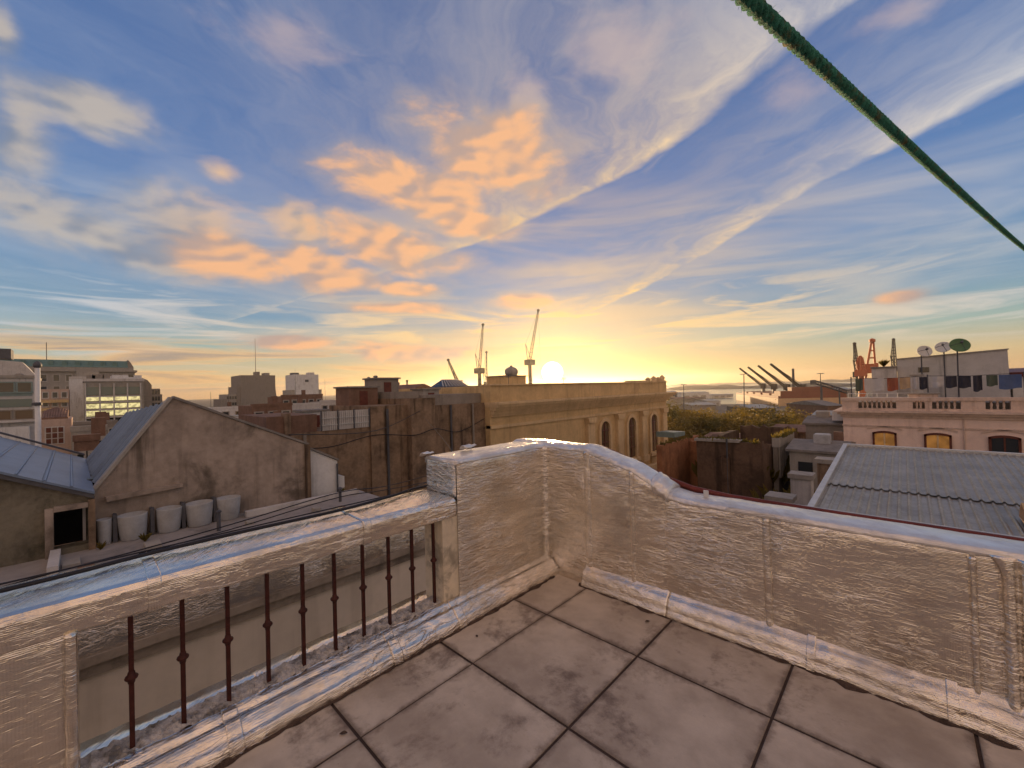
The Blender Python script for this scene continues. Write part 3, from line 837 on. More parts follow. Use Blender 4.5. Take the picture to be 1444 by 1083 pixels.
MB().add([roof_q(0, 0), roof_q(0, 1), roof_q(1, 1), roof_q(1, 0), roof_q(0, 0)-Vector((0, 0, .3)), roof_q(0, 1)-Vector((0, 0, .3)), roof_q(1, 1)-Vector((0, 0, .3)), roof_q(1, 0)-Vector((0, 0, .3))],
         [(4, 5, 6, 7), (0, 1, 5, 4), (1, 2, 6, 5), (2, 3, 7, 6), (3, 0, 4, 7)]).build('roof_deck', 'steel_dark', gab)
MB().add([(-11.26,1.20,1.50),(-11.26,3.93,.20),(-17,3.93,.0),(-17,.895,1.183)], [(0,1,2,3)]).build('roof_slope', 'roof_steel', gab)
MB().box(-17, -11.26, 3.7, 3.9, -3, -.02).build('side_wall', 'concrete_brown', gab)

# neighbouring shed with doorway
shed = thing('doorway_shed', 'mossy wall with a dark doorway under a blue steel roof', 'building', (-14, -1.8, -14))
def zs(y): return -.03+.509*(.132-y)
MB().prism([(-5,-3),(-.37,-3),(-.37,zs(-.37)-.04),(-5,zs(-5)-.04)], 0, -10.9, -10.6).build('wall', 'mossy', shed)
MB().prism([(-.369,-.29),(.05,-.29),(.13,-.10),(.13,zs(.13)-.04),(-.369,zs(-.369)-.04)], 0, -10.9, -10.6).build('lintel', 'mossy', shed)
box('threshold', 'mossy', shed, -10.9, -10.6, -.369, .05, -3, -.95)
box('jamb', 'gable_plaster', shed, -10.62, -10.50, -.46, -.36, -1.05, -.22)
box('jamb', 'concrete_brown', shed, -10.86, -10.52, .05, .14, -1.05, -.16)
box('door_head', 'gable_plaster', shed, -10.595, -10.50, -.358, .05, -.285, -.20)
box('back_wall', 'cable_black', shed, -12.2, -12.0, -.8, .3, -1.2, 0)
box('door_leaf', 'pale_wall', shed, -11.3, -10.9, -.02, .02, -.95, -.32)
for i in range(8):
    y1 = .135-.62*i; y0 = y1-.615
    b = MB()
    b.add([(-10.50,y0,zs(y0)),(-10.50,y1,zs(y1)),(-17,y1-.09,zs(y1)-.02),(-17,y0-.09,zs(y0)-.02),
           (-10.50,y0,zs(y0)-.04),(-10.50,y1,zs(y1)-.04),(-17,y1-.09,zs(y1)-.06),(-17,y0-.09,zs(y0)-.06)],
          [(0,1,2,3),(7,6,5,4),(0,4,5,1),(1,5,6,2),(2,6,7,3),(3,7,4,0)])
    for t in (0.0, .5):
        y = lerp(y0, y1, t)+.03
        b.add([(-10.49,y-.018,zs(y)+.0),(-10.49,y+.018,zs(y)-.01),(-17,y-.07,zs(y)-.03),(-17,y-.108,zs(y)-.02),
               (-10.49,y-.012,zs(y)+.022),(-10.49,y+.012,zs(y)+.016),(-17,y-.078,zs(y)-.005),(-17,y-.10,zs(y)+.0)],
              [(4,5,6,7),(0,4,7,3),(1,2,6,5),(0,1,5,4)])
    b.build('roof_sheet', 'roof_steel', shed)
MB().prism([(-4.9,zs(-4.9)-.045),(.13,zs(.13)-.045),(.13,zs(.13)-.12),(-4.9,zs(-4.9)-.12)], 0, -10.58, -10.52).build('eaves_board', 'steel_dark', shed)
MB().prism([(-4.9,zs(-4.9)+.01),(.03,zs(.03)+.01),(.03,zs(.03)+.06),(-4.9,zs(-4.9)+.06)], 0, -17.1, -16.98).build('ridge_flashing', 'steel_dark', shed)
box('side_wall', 'mossy', shed, -17, -10.9, .03, .10, -3, -.20)

# five pale tubs against the gable
for i, (y0, y1, zt, tilt) in enumerate(((.15,.36,-.57,0),(.43,.86,-.555,.02),(.97,1.37,-.55,-.02),(1.435,1.90,-.53,.015),(1.95,2.39,-.535,-.01))):
    c = (y0+y1)/2; r = (y1-y0)/2*1.02
    words = ('narrowest pale tub, next to the doorway jamb', 'pale grey tub second from the doorway', 'pale grey tub in the middle of the row under the gable',
             'pale grey tub fourth from the doorway', 'pale grey tub at the end of the row, behind the vent pipe')
    o = MB().lathe([(r*.80,0),(r*.86,.02),(r*.97,.30),(r*1.0,.44),(r*1.01,.46),(r*.96,.465),(r*.92,.40),(r*.02,.38)], (0, 0, 0), 22).build('tub', 'white_plastic', None, True)
    o.location = (-10.72, c, -1.05); o.rotation_euler = (tilt, 0, 0)
    tag(o, words[i], 'tub', 'tubs along the gable wall')
for y, wd in ((.395,'beside the narrowest tub'), (.92,'between the second and middle tub'), (1.40,'between the middle and fourth tub'), (1.925,'before the end tub')):
    o = MB().box(-10.80, -10.66, y-.03, y+.03, -1.05, -.54).box(-10.98, -10.80, y-.02, y+.02, -.62, -.56).build('tub_stand', 'steel_dark')
    tag(o, 'dark steel upright '+wd, 'stand', 'uprights between the tubs')
o = thing('lean_to', 'white lean-to end wall with a sloping top beside the gable', 'wall', (-11.3, 4.5, -1.05))
MB().prism([(3.985,-2.2),(4.93,-2.2),(4.93,-.66),(4.76,-.60),(4.74,-.21),(3.985,.22)], 0, -11.5, -11.15).build('wall', 'white_paint', o)
MB().prism([(3.985,.225),(4.76,-.205),(4.78,-.16),(3.985,.275)], 0, -11.55, -11.10).build('coping', 'roof_felt', o)
MB().tube([(-11.1,4.72,-1.05),(-11.1,4.72,-.28)], .025, 6).build('pipe', 'steel_dark', o)
# weeds in the gutter
def weed(label, c, n, h, seed):
    r = random.Random(seed); b = MB()
    for i in range(n):
        a = r.uniform(0, 6.28); l = r.uniform(.4, 1)*h; t = r.uniform(.1, .8)
        d = Vector((math.cos(a)*t, math.sin(a)*t, 1)).normalized(); p = Vector(c)
        s = d.cross(Vector((math.sin(a), -math.cos(a), .2))).normalized()*h*.07
        b.add([p-s*.4, p+s*.4, p+d*l*.6+s, p+d*l+Vector((0, 0, -.1*h)), p+d*l*.6-s], [(0, 1, 2, 3, 4)])
    tag(b.build('weed', 'leaf_olive'), label, 'plant')
weed('dry weed tuft growing on the flat roof before the tubs', (-10.3, .78, -1.05), 50, .22, 1)
weed('small weed growing at the foot of the white lean-to wall', (-10.9, 4.75, -1.05), 40, .20, 2)
weed('weed tuft growing in the corner beside the doorway', (-10.4, .2, -1.05), 40, .18, 3)

# ------------------------------------------------------------------ brown concrete walls between the gable and the ochre palace
cw = thing('concrete_block', 'long stained brown concrete wall stepping up beyond the gable', 'building', (-17, 9, -14))
box('wall', 'concrete_brown', cw, -20, -16.0, 4.4, 8.18, -14, .20)
box('wall', 'concrete_brown', cw, -20, -15.9, 8.182, 9.88, -14, 1.04)
box('pillar', 'concrete_brown', cw, -20, -15.55, 9.882, 11.15, -14, 1.30)
box('wall', 'concrete_brown', cw, -20, -15.95, 11.152, 14.58, -14, .92)
box('upper_band', 'stone_brown', cw, -20, -16.25, 11.0, 14.58, .925, 1.42)
box('parapet', 'stone_brown', cw, -20, -16.6, 9.9, 11.0, 1.305, 1.62)
box('chimney', 'concrete_brown', cw, -16.3, -15.92, 4.95, 5.15, .2, .95)
box('wall', 'brick_red', cw, -19.5, -16.05, 4.4, 6.1, .205, .85)
for i in range(6):
    y0 = 6.20+.325*i
    b = MB()
    for k in range(4): b.box(-15.99, -15.955, y0+.08*k, y0+.08*k+.045, .205, .93)
    b.box(-16.02, -15.99, y0, y0+.322, .205, .925)
    b.build('screen_panel', 'pale_wall', cw)
for i in range(4): box('screen_post', 'steel_dark', cw, -15.955, -15.91, 6.19+.64*i, 6.23+.64*i, .21, .97)
for z in (.40, .66): box('screen_rail', 'zinc_edge', cw, -15.95, -15.925, 6.2, 8.15, z, z+.03)
for i, (x, y, s, h, m) in enumerate(((-18.5, 6.8, .5, .42, 'white_paint'), (-18.8, 9.0, .7, .55, 'brick_red'), (-19.0, 10.4, .6, .7, 'stone_brown'), (-18.4, 12.6, .5, .5, 'stone_grey'))):
    base = (.2, 1.04, 1.30, .92)[i]
    t = thing('roof_hut', ('small white roof hut behind the pale screen', 'red brick roof hut behind the stepped wall', 'brown roof hut on top of the concrete pillar block', 'grey roof hut beside the glazed hipped roof')[i], 'hut', (x, y, base))
    box('wall', m, t, x-s, x+s, y-s, y+s, base-.005, base+h+.25)
    box('roof', 'roof_felt', t, x-s-.08, x+s+.08, y-s-.08, y+s+.08, base+h+.252, base+h+.33)
    box('door', 'brown_wood', t, x+s, x+s+.03, y-.2, y+.18, base+.01, base+h+.1)

for y in (5.6, 8.9, 12.3, 13.7):
    X = -15.88 if 8.18 < y < 9.88 else -15.93
    MB().tube([(X+.04, y, .9 if y > 8 else .15), (X+.04, y, -9)], .055, 7).build('down_pipe', ('steel_dark','stone_brown')[int(y) % 2], cw)
cable('black cable looping along the brown concrete walls', [(-15.86,4.6,-.2),(-15.86,6.4,-.42),(-15.84,8.3,-.15),(-15.5,10.0,-.30),(-15.5,11.1,-.12),(-15.9,12.8,-.42),(-15.9,14.5,.1)], .018)
cable('thin cable strung from the gable to the brown concrete walls', [(-11.0,3.5,.62),(-13.2,7.0,.30),(-15.6,10.4,.75)], .012)

# glazed hipped roof further back
sk = thing('hipped_rooflight', 'glazed hipped rooflight with bare ribs seen over the concrete wall', 'roof', (-30, 24.3, -14))
MB().box(-34, -29.6, 21.4, 28, -14, 1.62).build('base', 'stone_grey', sk)
MB().add([(-30,22.5,1.63),(-30,26.1,1.63),(-33,26.1,1.63),(-33,22.5,1.63),(-31.5,23.4,2.66),(-31.5,25.2,2.66)],
         [(0,1,5,4),(1,2,5),(2,3,4,5),(3,0,4),(0,3,2,1)]).build('glazing', 'glass_dark', sk)
for i in range(9):
    y = 22.5+.45*i
    MB().tube([(-29.98,y,1.65),(-31.5,max(23.4,min(25.2,23.4+(y-22.5)*.5)),2.69)], .045, 5).build('rib', 'pale_wall', sk)
for i in range(11):
    MB().tube([(-29.55,21.5+.62*i,1.62),(-29.55,21.5+.62*i,1.98)], .03, 5).build('railing_post', 'steel_dark', sk)
MB().tube([(-29.55,21.5,1.98),(-29.55,27.8,1.98)], .03, 5).build('railing', 'steel_dark', sk)

# ------------------------------------------------------------------ ochre palace below the sun
pal = thing('ochre_palace', 'ochre palace with pilasters, arched windows and a heavy cornice under the sun', 'building', (-20, 26, -14))
X0 = -15.6
box('wall', 'ochre_glare_plaster', pal, -30, X0, 14.6, 36.4, -14, 1.0)
box('attic', 'ochre_glare_plaster', pal, -29.9, X0+.05, 14.62, 36.42, .93, 1.80)
box('attic_coping', 'ochre_glare_trim', pal, -16.2, X0+.14, 14.58, 36.52, 1.803, 1.88)
for (z0, z1, d) in ((.16,.30,.12),(.303,.50,.26),(.503,.66,.46),(.663,.80,.62),(.803,.925,.72)):
    box('cornice', 'ochre_glare_trim', pal, -16, X0+d, 14.7-d*.2, 36.4+d, z0, z1)
box('architrave', 'ochre_glare_trim', pal, X0-.3, X0+.09, 14.6, 36.45, -.45, -.28)
YP0 = [35.55, 31.62, 27.69, 23.76]
for y in YP0:
    p = box('pilaster', 'ochre_glare_trim', pal, X0-.2, X0+.24, y-.40, y+.40, -4.1, -.85)
    box('base', 'ochre_glare_trim', p, X0-.2, X0+.34, y-.50, y+.50, -4.55, -4.1)
    MB().prism([(y-.40,-.85),(y+.40,-.85),(y+.56,-.47),(y-.56,-.47)], 0, X0-.2, X0+.36).build('capital', 'ochre_glare_trim', p)
def arch_poly(y0, y1, z0, z1, n=10):
    c, r = (y0+y1)/2, (y1-y0)/2
    return [(y0, z0), (y1, z0)]+[(c+r*math.cos(math.pi*k/n), z1-r+r*math.sin(math.pi*k/n)) for k in range(n+1)]
for a, b in zip(YP0, YP0[1:]):
    c = (a+b)/2
    w = MB()
    outer, inner = arch_poly(c-.86, c+.86, -4.05, -.62, 12), arch_poly(c-.60, c+.60, -4.04, -.88, 12)
    n = len(outer)
    for k in range(1, n):
        k2 = (k+1) % n
        q = [outer[k], outer[k2], inner[k2], inner[k]]
        w.prism(q, 0, X0-.1, X0+.15)
    w.build('window_surround', 'ochre_glare_trim', pal)
    pw = MB().prism(arch_poly(c-.599, c+.599, -4.0, -.885, 12), 0, X0-.05, X0+.012).build('window', 'glass_brown', pal)
    f = MB()
    f.box(X0+.012, X0+.05, c-.04, c+.04, -4.0, -.95)
    for z in (-3.2, -2.4, -1.55): f.box(X0+.012, X0+.045, c-.59, c+.59, z-.03, z+.03)
    f.build('glazing_bar', 'brown_wood', pw)
    box('window_sill', 'ochre_glare_trim', pal, X0-.1, X0+.30, c-1.0, c+1.0, -4.32, -4.06)
    bl = MB()
    for k in range(7): bl.box(X0+.10, X0+.20, c-.72+.22*k, c-.60+.22*k, -4.95, -4.45)
    bl.build('balcony_rail', 'ochre_glare_trim', pal)
box('string_course', 'ochre_glare_trim', pal, X0-.2, X0+.55, 14.6, 36.7, -5.35, -4.96)
box('string_course', 'ochre_glare_trim', pal, X0-.2, X0+.30, 14.6, 36.6, -5.8, -5.352)
for i, (y, h) in enumerate(((36.0,.42),(35.2,.25),(34.3,.34),(33.2,.22))):
    MB().lathe([(.30,0),(.34,.10),(.16,.18),(.30,h*.6+.1),(.10,h+.16),(.02,h+.22)], (X0-.15, y, 1.85), 10).build('finial', 'ochre_glare_trim', pal, True)
box('blocking_course', 'ochre_glare_trim', pal, -16.3, X0+.02, 30.2, 36.45, 1.882, 2.0)
bh = thing('roof_hut', 'flat-topped roof hut beside the round water tank on the ochre palace', 'hut', (-22, 22.9, 1.8))
box('wall', 'ochre_glare_plaster', bh, -23.5, -21.6, 21.8, 24.2, 1.79, 2.55)
box('roof', 'roof_felt', bh, -23.6, -21.5, 21.7, 24.3, 2.553, 2.63)
wt = thing('water_tank', 'round water tank standing on the roof hut of the ochre palace', 'water tank', (-22.3, 23.3, 2.63))
MB().lathe([(.35,0),(.45,.05),(.52,.22),(.52,.42),(.40,.60),(.15,.70),(.02,.72)], (-22.3, 23.3, 2.63), 18).build('tank', 'stone_grey', wt, True)
MB().lathe([(.10,0),(.10,.08),(.02,.09)], (-22.3, 23.3, 3.35), 10).build('lid', 'steel_dark', wt)
for i, (x, y, h) in enumerate(((-20, 20.6, .8), (-20, 27.0, .6))):
    a = MB().tube([(x,y,1.79),(x,y,1.8+h)], .02, 5)
    for k in range(4): a.tube([(x-.25,y-.0,1.8+h-.06*k),(x+.25,y,1.8+h-.06*k)], .01, 4)
    tag(a.build('antenna', 'steel_dark'), ('thin television antenna left of the round water tank on the palace roof', 'thin television antenna standing below the sun on the palace roof')[i], 'antenna')

# ------------------------------------------------------------------ ruin, yard walls and stumps right of the palace
ru = thing('ruined_house', 'roofless dark brown brick ruin with broken wall tops', 'ruin', (-7, 26, -14))
def broken(b, x0, x1, y, t, z0, z1, seed, axis=1, amp=.16, n=14):
    top = [(x0+(x1-x0)*k/n, z1+amp*nz(k*.9, seed, 0, 1.0)) for k in range(n+1)]
    return b.prism([(x0, z0)]+[(x1, z0)]+top[::-1], axis, y, y+t)
broken(MB(), -8.62, -5.35, 24.0, .35, -14, -1.55, 2).build('front_wall', 'ruin_dark', ru)
broken(MB(), 24.36, 31, -8.62, .35, -14, -1.62, 5, 0).build('side_wall', 'ruin_dark', ru)
broken(MB(), 24.36, 26.4, -5.7, .35, -14, -1.9, 7, 0, .4).build('side_wall', 'ruin_dark', ru)
broken(MB(), -8.2, -5.0, 31.0, .35, -14, -1.35, 9, 1, .25).build('back_wall', 'ruin_dark', ru)
broken(MB(), -7.4, -6.9, 23.86, .14, -14, -2.4, 12, 1, .3).build('buttress', 'ruin_dark', ru)
box('floor', 'ruin_dark', ru, -8.3, -5.4, 24.35, 31, -4.2, -4.0)
MB().tube([(-7.0,23.9,-1.4),(-7.0,23.9,-6)], .05, 6).build('down_pipe', 'steel_dark', ru)
MB().prism([(-8.7,-1.62),(-6.4,-1.58),(-6.3,-1.44),(-8.7,-1.48)], 1, 23.9, 24.4).build('coping', 'stone_grey', ru)
def tuft(label, pts, h, m, seed):
    r = random.Random(seed); b = MB()
    for c in pts:
        for i in range(34):
            a = r.uniform(0, 6.28); l = r.uniform(.35, 1)*h; t = r.uniform(.2, 1.3)
            p = Vector(c)+Vector((r.gauss(0, h*.35), r.gauss(0, h*.35), 0)); d = Vector((math.cos(a)*t, math.sin(a)*t, 1)).normalized()
            q = d.cross(Vector((math.sin(a), -math.cos(a), .2))).normalized()*h*.10
            b.add([p-q*.4, p+q*.4, p+d*l*.6+q, p+d*l, p+d*l*.6-q], [(0, 1, 2, 3, 4)])
    tag(b.build('wall_weed', m), label, 'plant', kind='stuff')
tuft('green weeds sprouting along the broken top of the ruin', [(-8.4+.45*i, 24.15+.05*(i % 3), -1.58) for i in range(7)], .32, 'leaf_green', 41)
tuft('weeds sprouting along the top of the orange wall', [(-10.1, 22.8+.8*i, -1.85) for i in range(6)], .30, 'leaf_olive', 42)
tuft('bushy weeds growing inside the ruin', [(-7.8+.5*(i % 5), 26+1.0*(i//5), -3.9) for i in range(15)], 1.6, 'leaf_green', 43)
tuft('scrub growing between the ruin and the pale piers', [(-4.4+.35*(i % 4), 20+1.2*(i//4), -4.6) for i in range(16)], 1.4, 'leaf_olive', 44)
tuft('creeper hanging over the slatted wall top', [(-5.1, 26.1+.5*i, -1.5) for i in range(8)], .35, 'leaf_green', 45)
cwall = thing('orange_wall', 'orange brick party wall between the ochre palace and the ruin', 'wall', (-10, 25.5, -14))
broken(MB(), 22.4, 28.2, -10.25, .3, -14, -1.82, 21, 0, .12).build('wall', 'brick_orange', cwall)
broken(MB(), -9.94, -8.7, 26.4, .3, -14, -2.0, 23, 1, .12).build('return_wall', 'brick_orange', cwall)
tw = thing('turquoise_awning', 'small pale turquoise awning behind the orange wall', 'awning', (-13.2, 31, -2.4))
MB().prism([(30.2,-2.35),(32.2,-2.35),(32.2,-2.05),(30.2,-1.95)], 0, -13.8, -12.4).build('canopy', 'teal_panel', tw)
MB().tube([(-12.5,30.4,-14),(-12.5,30.4,-2.34)], .06, 6).build('post', 'steel_dark', tw)
fw = thing('slatted_wall', 'tall wall with upright slats beside the ruin', 'wall', (-5, 27.9, -14))
box('wall', 'stone_brown', fw, -5.28, -5.05, 25.9, 29.9, -14, -1.95)
box('coping', 'stone_grey', fw, -5.30, -4.95, 25.85, 29.95, -1.948, -1.45)
for i in range(9): box('slat', 'stone_grey', fw, -5.048, -4.96, 26.0+.44*i, 26.2+.44*i, -3.6, -1.95)
def stump(label, x, y, s, z0, zt, m):
    t = thing('gate_pier', label, 'pillar', (x, y, -14))
    box('shaft', m, t, x-s, x+s, y-s, y+s, z0, zt)
    box('cap', 'stone_grey', t, x-s-.08, x+s+.08, y-s-.08, y+s+.08, zt+.002, zt+.18)
stump('pale square pier standing between the ruin and the corrugated roof', -3.15, 20.3, .34, -14, -2.35, 'pale_wall')
stump('lower pale pier at the foot of the corrugated roof', -3.45, 17.9, .36, -14, -2.80, 'white_paint')
stump('brown pier behind the two pale piers', -2.55, 22.8, .36, -14, -2.05, 'concrete_brown')
for i, (x0, x1, y0, y1, z, m, rm, lab) in enumerate((
        (-4.6,-2.0,31.5,35.5,-1.15,'stone_brown','roof_felt','low brown house with a felt roof left of the pink house'),
        (-4.4,-2.2,25.2,29.4,-2.0,'stone_grey','roof_felt','small grey outbuilding tucked behind the pale piers'),
        (-7.6,-3.2,37,42,-2.3,'concrete_brown','roof_tile','brown outbuilding with a tiled roof behind the slatted wall'),
        (-12.6,-8.8,36,42,-3.2,'stone_brown','roof_tile','low brown roof between the palace and the trees'),
        (-8.0,-1.5,60,68,-2.6,'white_paint','roof_zinc','long white shed with a zinc roof behind the yard houses'))):
    t = thing('outbuilding', lab, 'building', ((x0+x1)/2, (y0+y1)/2, -14))
    box('wall', m, t, x0, x1, y0, y1, -14, z)
    MB().prism([(y0-.15,z+.003),(y1+.15,z+.003),(y1+.15,z+.12),((y0+y1)/2,z+.42),(y0-.15,z+.12)], 0, x0-.15, x1+.15).build('roof', rm, t)
    for k in range(2):
        c = x0+(x1-x0)*(.3+.4*k)
        box('window', 'glass_dark', t, c-.3, c+.3, y0-.04, y0-.002, z-1.5, z-.5)
    if i < 3:
        box('chimney', 'brick_red', t, x1-.7, x1-.3, y1-1.0, y1-.6, z+.1, z+.75)
for i, (x, y, z, h, lab) in enumerate(((-2.9,31.8,-.75,.5,'white box tank on the brown felt roof'),(-3.9,33.3,-.75,.35,'grey vent box on the brown felt roof'),(-3.2,26.8,-1.6,.4,'white cistern on the small grey outbuilding'))):
    tag(MB().bbox(x-.35, x+.35, y-.3, y+.3, z-.1, z+h, .05).build('roof_box', ('white_paint','stone_grey','white_plastic')[i]), lab, 'box')

# ------------------------------------------------------------------ corrugated roof outside the street parapet
cr = thing('corrugated_roof', 'grey corrugated metal roof in two courses of sheets', 'roof', (1.4, 14.8, -1.3))
def zr(y): return -1.2+.0635*(y-11.14)
def sheet(x0, x1, y0, y1, dz, pitch=.158, amp=.024):
    b = MB(); k = int(round((x1-x0)/pitch*8)); vs = []
    for j, y in enumerate((y0, y1)):
        for i in range(k+1):
            x = x0+(x1-x0)*i/k; w = (x/pitch) % 1.0
            h = amp*(max(0.0, math.cos(2*math.pi*w))**1.6*1.7-.5)
            vs.append((x, y, zr(y)+h+dz+.004*nz(x, y, 0, 3)))
    b.add(vs, [(i, i+1, k+2+i, k+1+i) for i in range(k)])
    return b.build('roof_sheet', 'roof_zinc', cr, False)
for i in range(8):
    x0 = -1.52+.95*i
    sheet(x0, x0+.99, 13.15, 18.38, .03+.003*(i % 2))
    sheet(x0, x0+.99, 8.3, 13.38, .003*(i % 2))
MB().prism([(8.3,zr(8.3)-.10),(18.4,zr(18.4)-.10),(18.4,zr(18.4)-.05),(8.3,zr(8.3)-.05)], 0, -1.5, 6.1).build('deck', 'steel_dark', cr)
MB().prism([(8.3,zr(8.3)-.12),(18.42,zr(18.42)-.12),(18.42,zr(18.42)+.09),(8.3,zr(8.3)+.07)], 0, -1.62, -1.50).build('verge_flashing', 'zinc_edge', cr)
box('ridge_flashing', 'zinc_edge', cr, -1.62, 6.1, 18.385, 18.55, zr(18.4)-.12, zr(18.4)+.10)
box('wall', 'stone_brown', cr, -1.58, 6.0, 8.4, 18.3, -14, -1.55)
sky_l = thing('roof_hatch', 'raised metal hatch with a painted orange sun reflection on the corrugated roof', 'hatch', (1.95, 11.6, -1.1))
MB().add([(1.50,11.2,zr(11.2)+.04),(2.6,11.2,zr(11.2)+.04),(2.6,12.3,zr(12.3)+.04),(1.50,12.3,zr(12.3)+.04),
          (1.53,11.22,zr(11.2)+.07),(2.6,11.22,zr(11.2)+.07),(2.6,12.3,zr(12.3)+.30),(1.53,12.3,zr(12.3)+.30)],
         [(0,3,2,1),(4,5,6,7),(0,1,5,4),(1,2,6,5),(2,3,7,6),(3,0,4,7)]).build('cover', 'copper', sky_l)

# ------------------------------------------------------------------ pink house
pk = thing('pink_house', 'pink plaster house with a balustraded parapet and brown-framed windows', 'building', (2, 34, -14))
YF = 30.0
box('wall', 'pink_plaster', pk, -2.6, 11, YF, 40, -14, -.42)
for (z0, z1, d) in ((-.50,-.36,.10),(-.357,-.24,.24),(-.237,-.14,.38)):
    box('cornice', 'pink_trim', pk, -2.6-d, 11, YF-d, 39.9, z0, z1)
box('string_course', 'pink_trim', pk, -2.64, 11, YF-.05, YF+.1, -1.02, -.94)
box('roof', 'roof_felt', pk, -2.5, 11, YF+.4, 39.8, -.138, .30)
# parapet: three pierced bays between solid lengths
box('parapet_base', 'pink_trim', pk, -2.62, 11, YF-.02, YF+.32, -.137, -.02)
box('parapet_top', 'pink_trim', pk, -2.66, 11, YF-.06, YF+.36, .40, .56)
bays = ((-1.92,-.36,8),(.28,.72,3),(.98,1.98,5),(2.78,3.56,4),(4.3,6.2,9))
xs = -2.62
for (x0, x1, n) in bays:
    box('parapet_pier', 'pink_trim', pk, xs, x0, YF, YF+.30, -.018, .398)
    xs = x1
    st = (x1-x0)/n
    for k in range(n+1):
        x = x0+st*k
        if 0 < k < n:
            MB().lathe([(.035,0),(.055,.03),(.03,.08),(.055,.20),(.045,.28),(.03,.33),(.055,.38),(.055,.416)], (x, YF+.14, -.018), 8).build('baluster', 'pink_trim', pk, True)
box('parapet_pier', 'pink_trim', pk, xs, 11, YF, YF+.30, -.018, .398)
def pink_window(x0, x1, gold):
    z0, z1 = -3.1, -1.33
    fr = MB()
    fr.box(x0, x0+.09, YF-.10, YF+.02, z0, z1).box(x1-.09, x1, YF-.10, YF+.02, z0, z1)
    n = 8
    for k in range(n):
        a0, a1 = x0+(x1-x0)*k/n, x0+(x1-x0)*(k+1)/n
        h = lambda x: z1+.10*(1-((x-(x0+x1)/2)/((x1-x0)/2))**2)
        fr.add([(a0,YF-.10,h(a0)-.11),(a1,YF-.10,h(a1)-.11),(a1,YF-.10,h(a1)),(a0,YF-.10,h(a0)),(a0,YF+.02,h(a0)-.11),(a1,YF+.02,h(a1)-.11),(a1,YF+.02,h(a1)),(a0,YF+.02,h(a0))],
               [(0,1,2,3),(4,7,6,5),(0,4,5,1),(2,6,7,3)])
    w = fr.build('window', 'brown_wood', pk)
    m = (x0+x1)/2
    box('pane', 'glass_sunset_glow' if gold else 'glass_dark', w, x0+.09, m-.03, YF-.05, YF-.02, z0, z1-.0)
    box('pane', 'glass_sunset_glow' if gold else 'glass_dark', w, m+.03, x1-.09, YF-.05, YF-.02, z0, z1-.0)
    box('mullion', 'brown_wood' if not gold else 'ochre_glare_trim', w, m-.03, m+.03, YF-.075, YF-.015, z0, z1)
    hood = MB()
    for k in range(n):
        a0, a1 = x0-.22+(x1-x0+.44)*k/n, x0-.22+(x1-x0+.44)*(k+1)/n
        h = lambda x: z1+.16+.13*(1-((x-m)/((x1-x0+.44)/2))**2)
        hood.add([(a0,YF-.05,h(a0)),(a1,YF-.05,h(a1)),(a1,YF-.05,h(a1)+.06),(a0,YF-.05,h(a0)+.06),(a0,YF+.02,h(a0)),(a1,YF+.02,h(a1)),(a1,YF+.02,h(a1)+.06),(a0,YF+.02,h(a0)+.06)],
                 [(0,1,2,3),(0,4,5,1),(2,6,7,3),(4,7,6,5)])
    hood.build('hood', 'pink_trim', w)
for x0, x1, gd in ((-1.36,-.39,1),(.64,1.62,1),(2.82,3.82,0),(5.0,6.0,0)): pink_window(x0, x1, gd)
MB().tube([(2.05,YF-.04,-.5),(2.05,YF-.04,-3.2)], .03, 6).build('down_pipe', 'pink_trim', pk)
# white wall block and clutter on its roof
wb = thing('roof_block', 'pale grey rooftop block with a sloping top line behind the dishes', 'building', (2, 35, .3))
MB().prism([(-.30,.28),(4.05,.28),(4.0,2.96),(-.30,2.72)], 1, 34.0, 37.5).build('wall', 'grey_paint', wb)
MB().prism([(-.34,2.722),(4.04,2.962),(4.04,3.02),(-.34,2.78)], 1, 33.93, 37.56).build('coping', 'stone_grey', wb)
box('window', 'glass_dark', wb, .6, 1.05, 33.97, 33.998, 1.9, 2.2)
wb2 = thing('roof_annex', 'lower grey annex with plants on top beside the pale rooftop block', 'building', (-.2, 33, .3))
box('wall', 'pale_wall', wb2, -1.45, -.33, 33.6, 36, .28, 2.25)
box('roof', 'roof_felt', wb2, -1.5, -.32, 33.5, 36.1, 2.253, 2.33)
weed('potted shrubs along the top of the grey annex', (-.9, 34.0, 2.33), 120, .55, 11)
ch = thing('roof_chimney', 'white chimney box standing before the pale rooftop block', 'chimney', (.5, 32.6, .3))
box('shaft', 'white_paint', ch, .25, .75, 32.4, 32.9, .28, 1.7)
box('cap', 'stone_grey', ch, .20, .80, 32.35, 32.95, 1.702, 1.78)
def dish(label, c, r, aim, m):
    t = thing('satellite_dish', label, 'satellite dish', (c[0], c[1], .3), 'satellite dishes on the pink house')
    aim = Vector(aim).normalized(); c = Vector(c)
    pr = [(.02, 0)]+[(r*k/8, .28*r*(k/8)**2) for k in range(1, 9)]
    pr2 = pr+[(q[0], q[1]-.03) for q in reversed(pr)]
    MB().lathe(pr2, c, 22, aim).build('reflector', m, t, True)
    MB().tube([c-aim*.05, c-aim*.3+Vector((0, 0, -.1)), (c.x-aim.x*.3, c.y-aim.y*.3, .3)], .035, 6).build('mast', 'steel_dark', t)
    a = MB()
    f = c+aim*r*.8
    for k in range(3):
        w = 2.1*k; s = aim.cross(Vector((0, 0, 1))).normalized(); u = s.cross(aim)
        a.tube([c+(s*math.cos(w)+u*math.sin(w))*r*.9+aim*.22*r, f], .012, 4)
    a.build('feed_arm', 'steel_dark', t)
    MB().lathe([(.05,0),(.06,.05),(.05,.12),(.01,.13)], f, 8, aim).build('receiver', 'steel_dark', t)
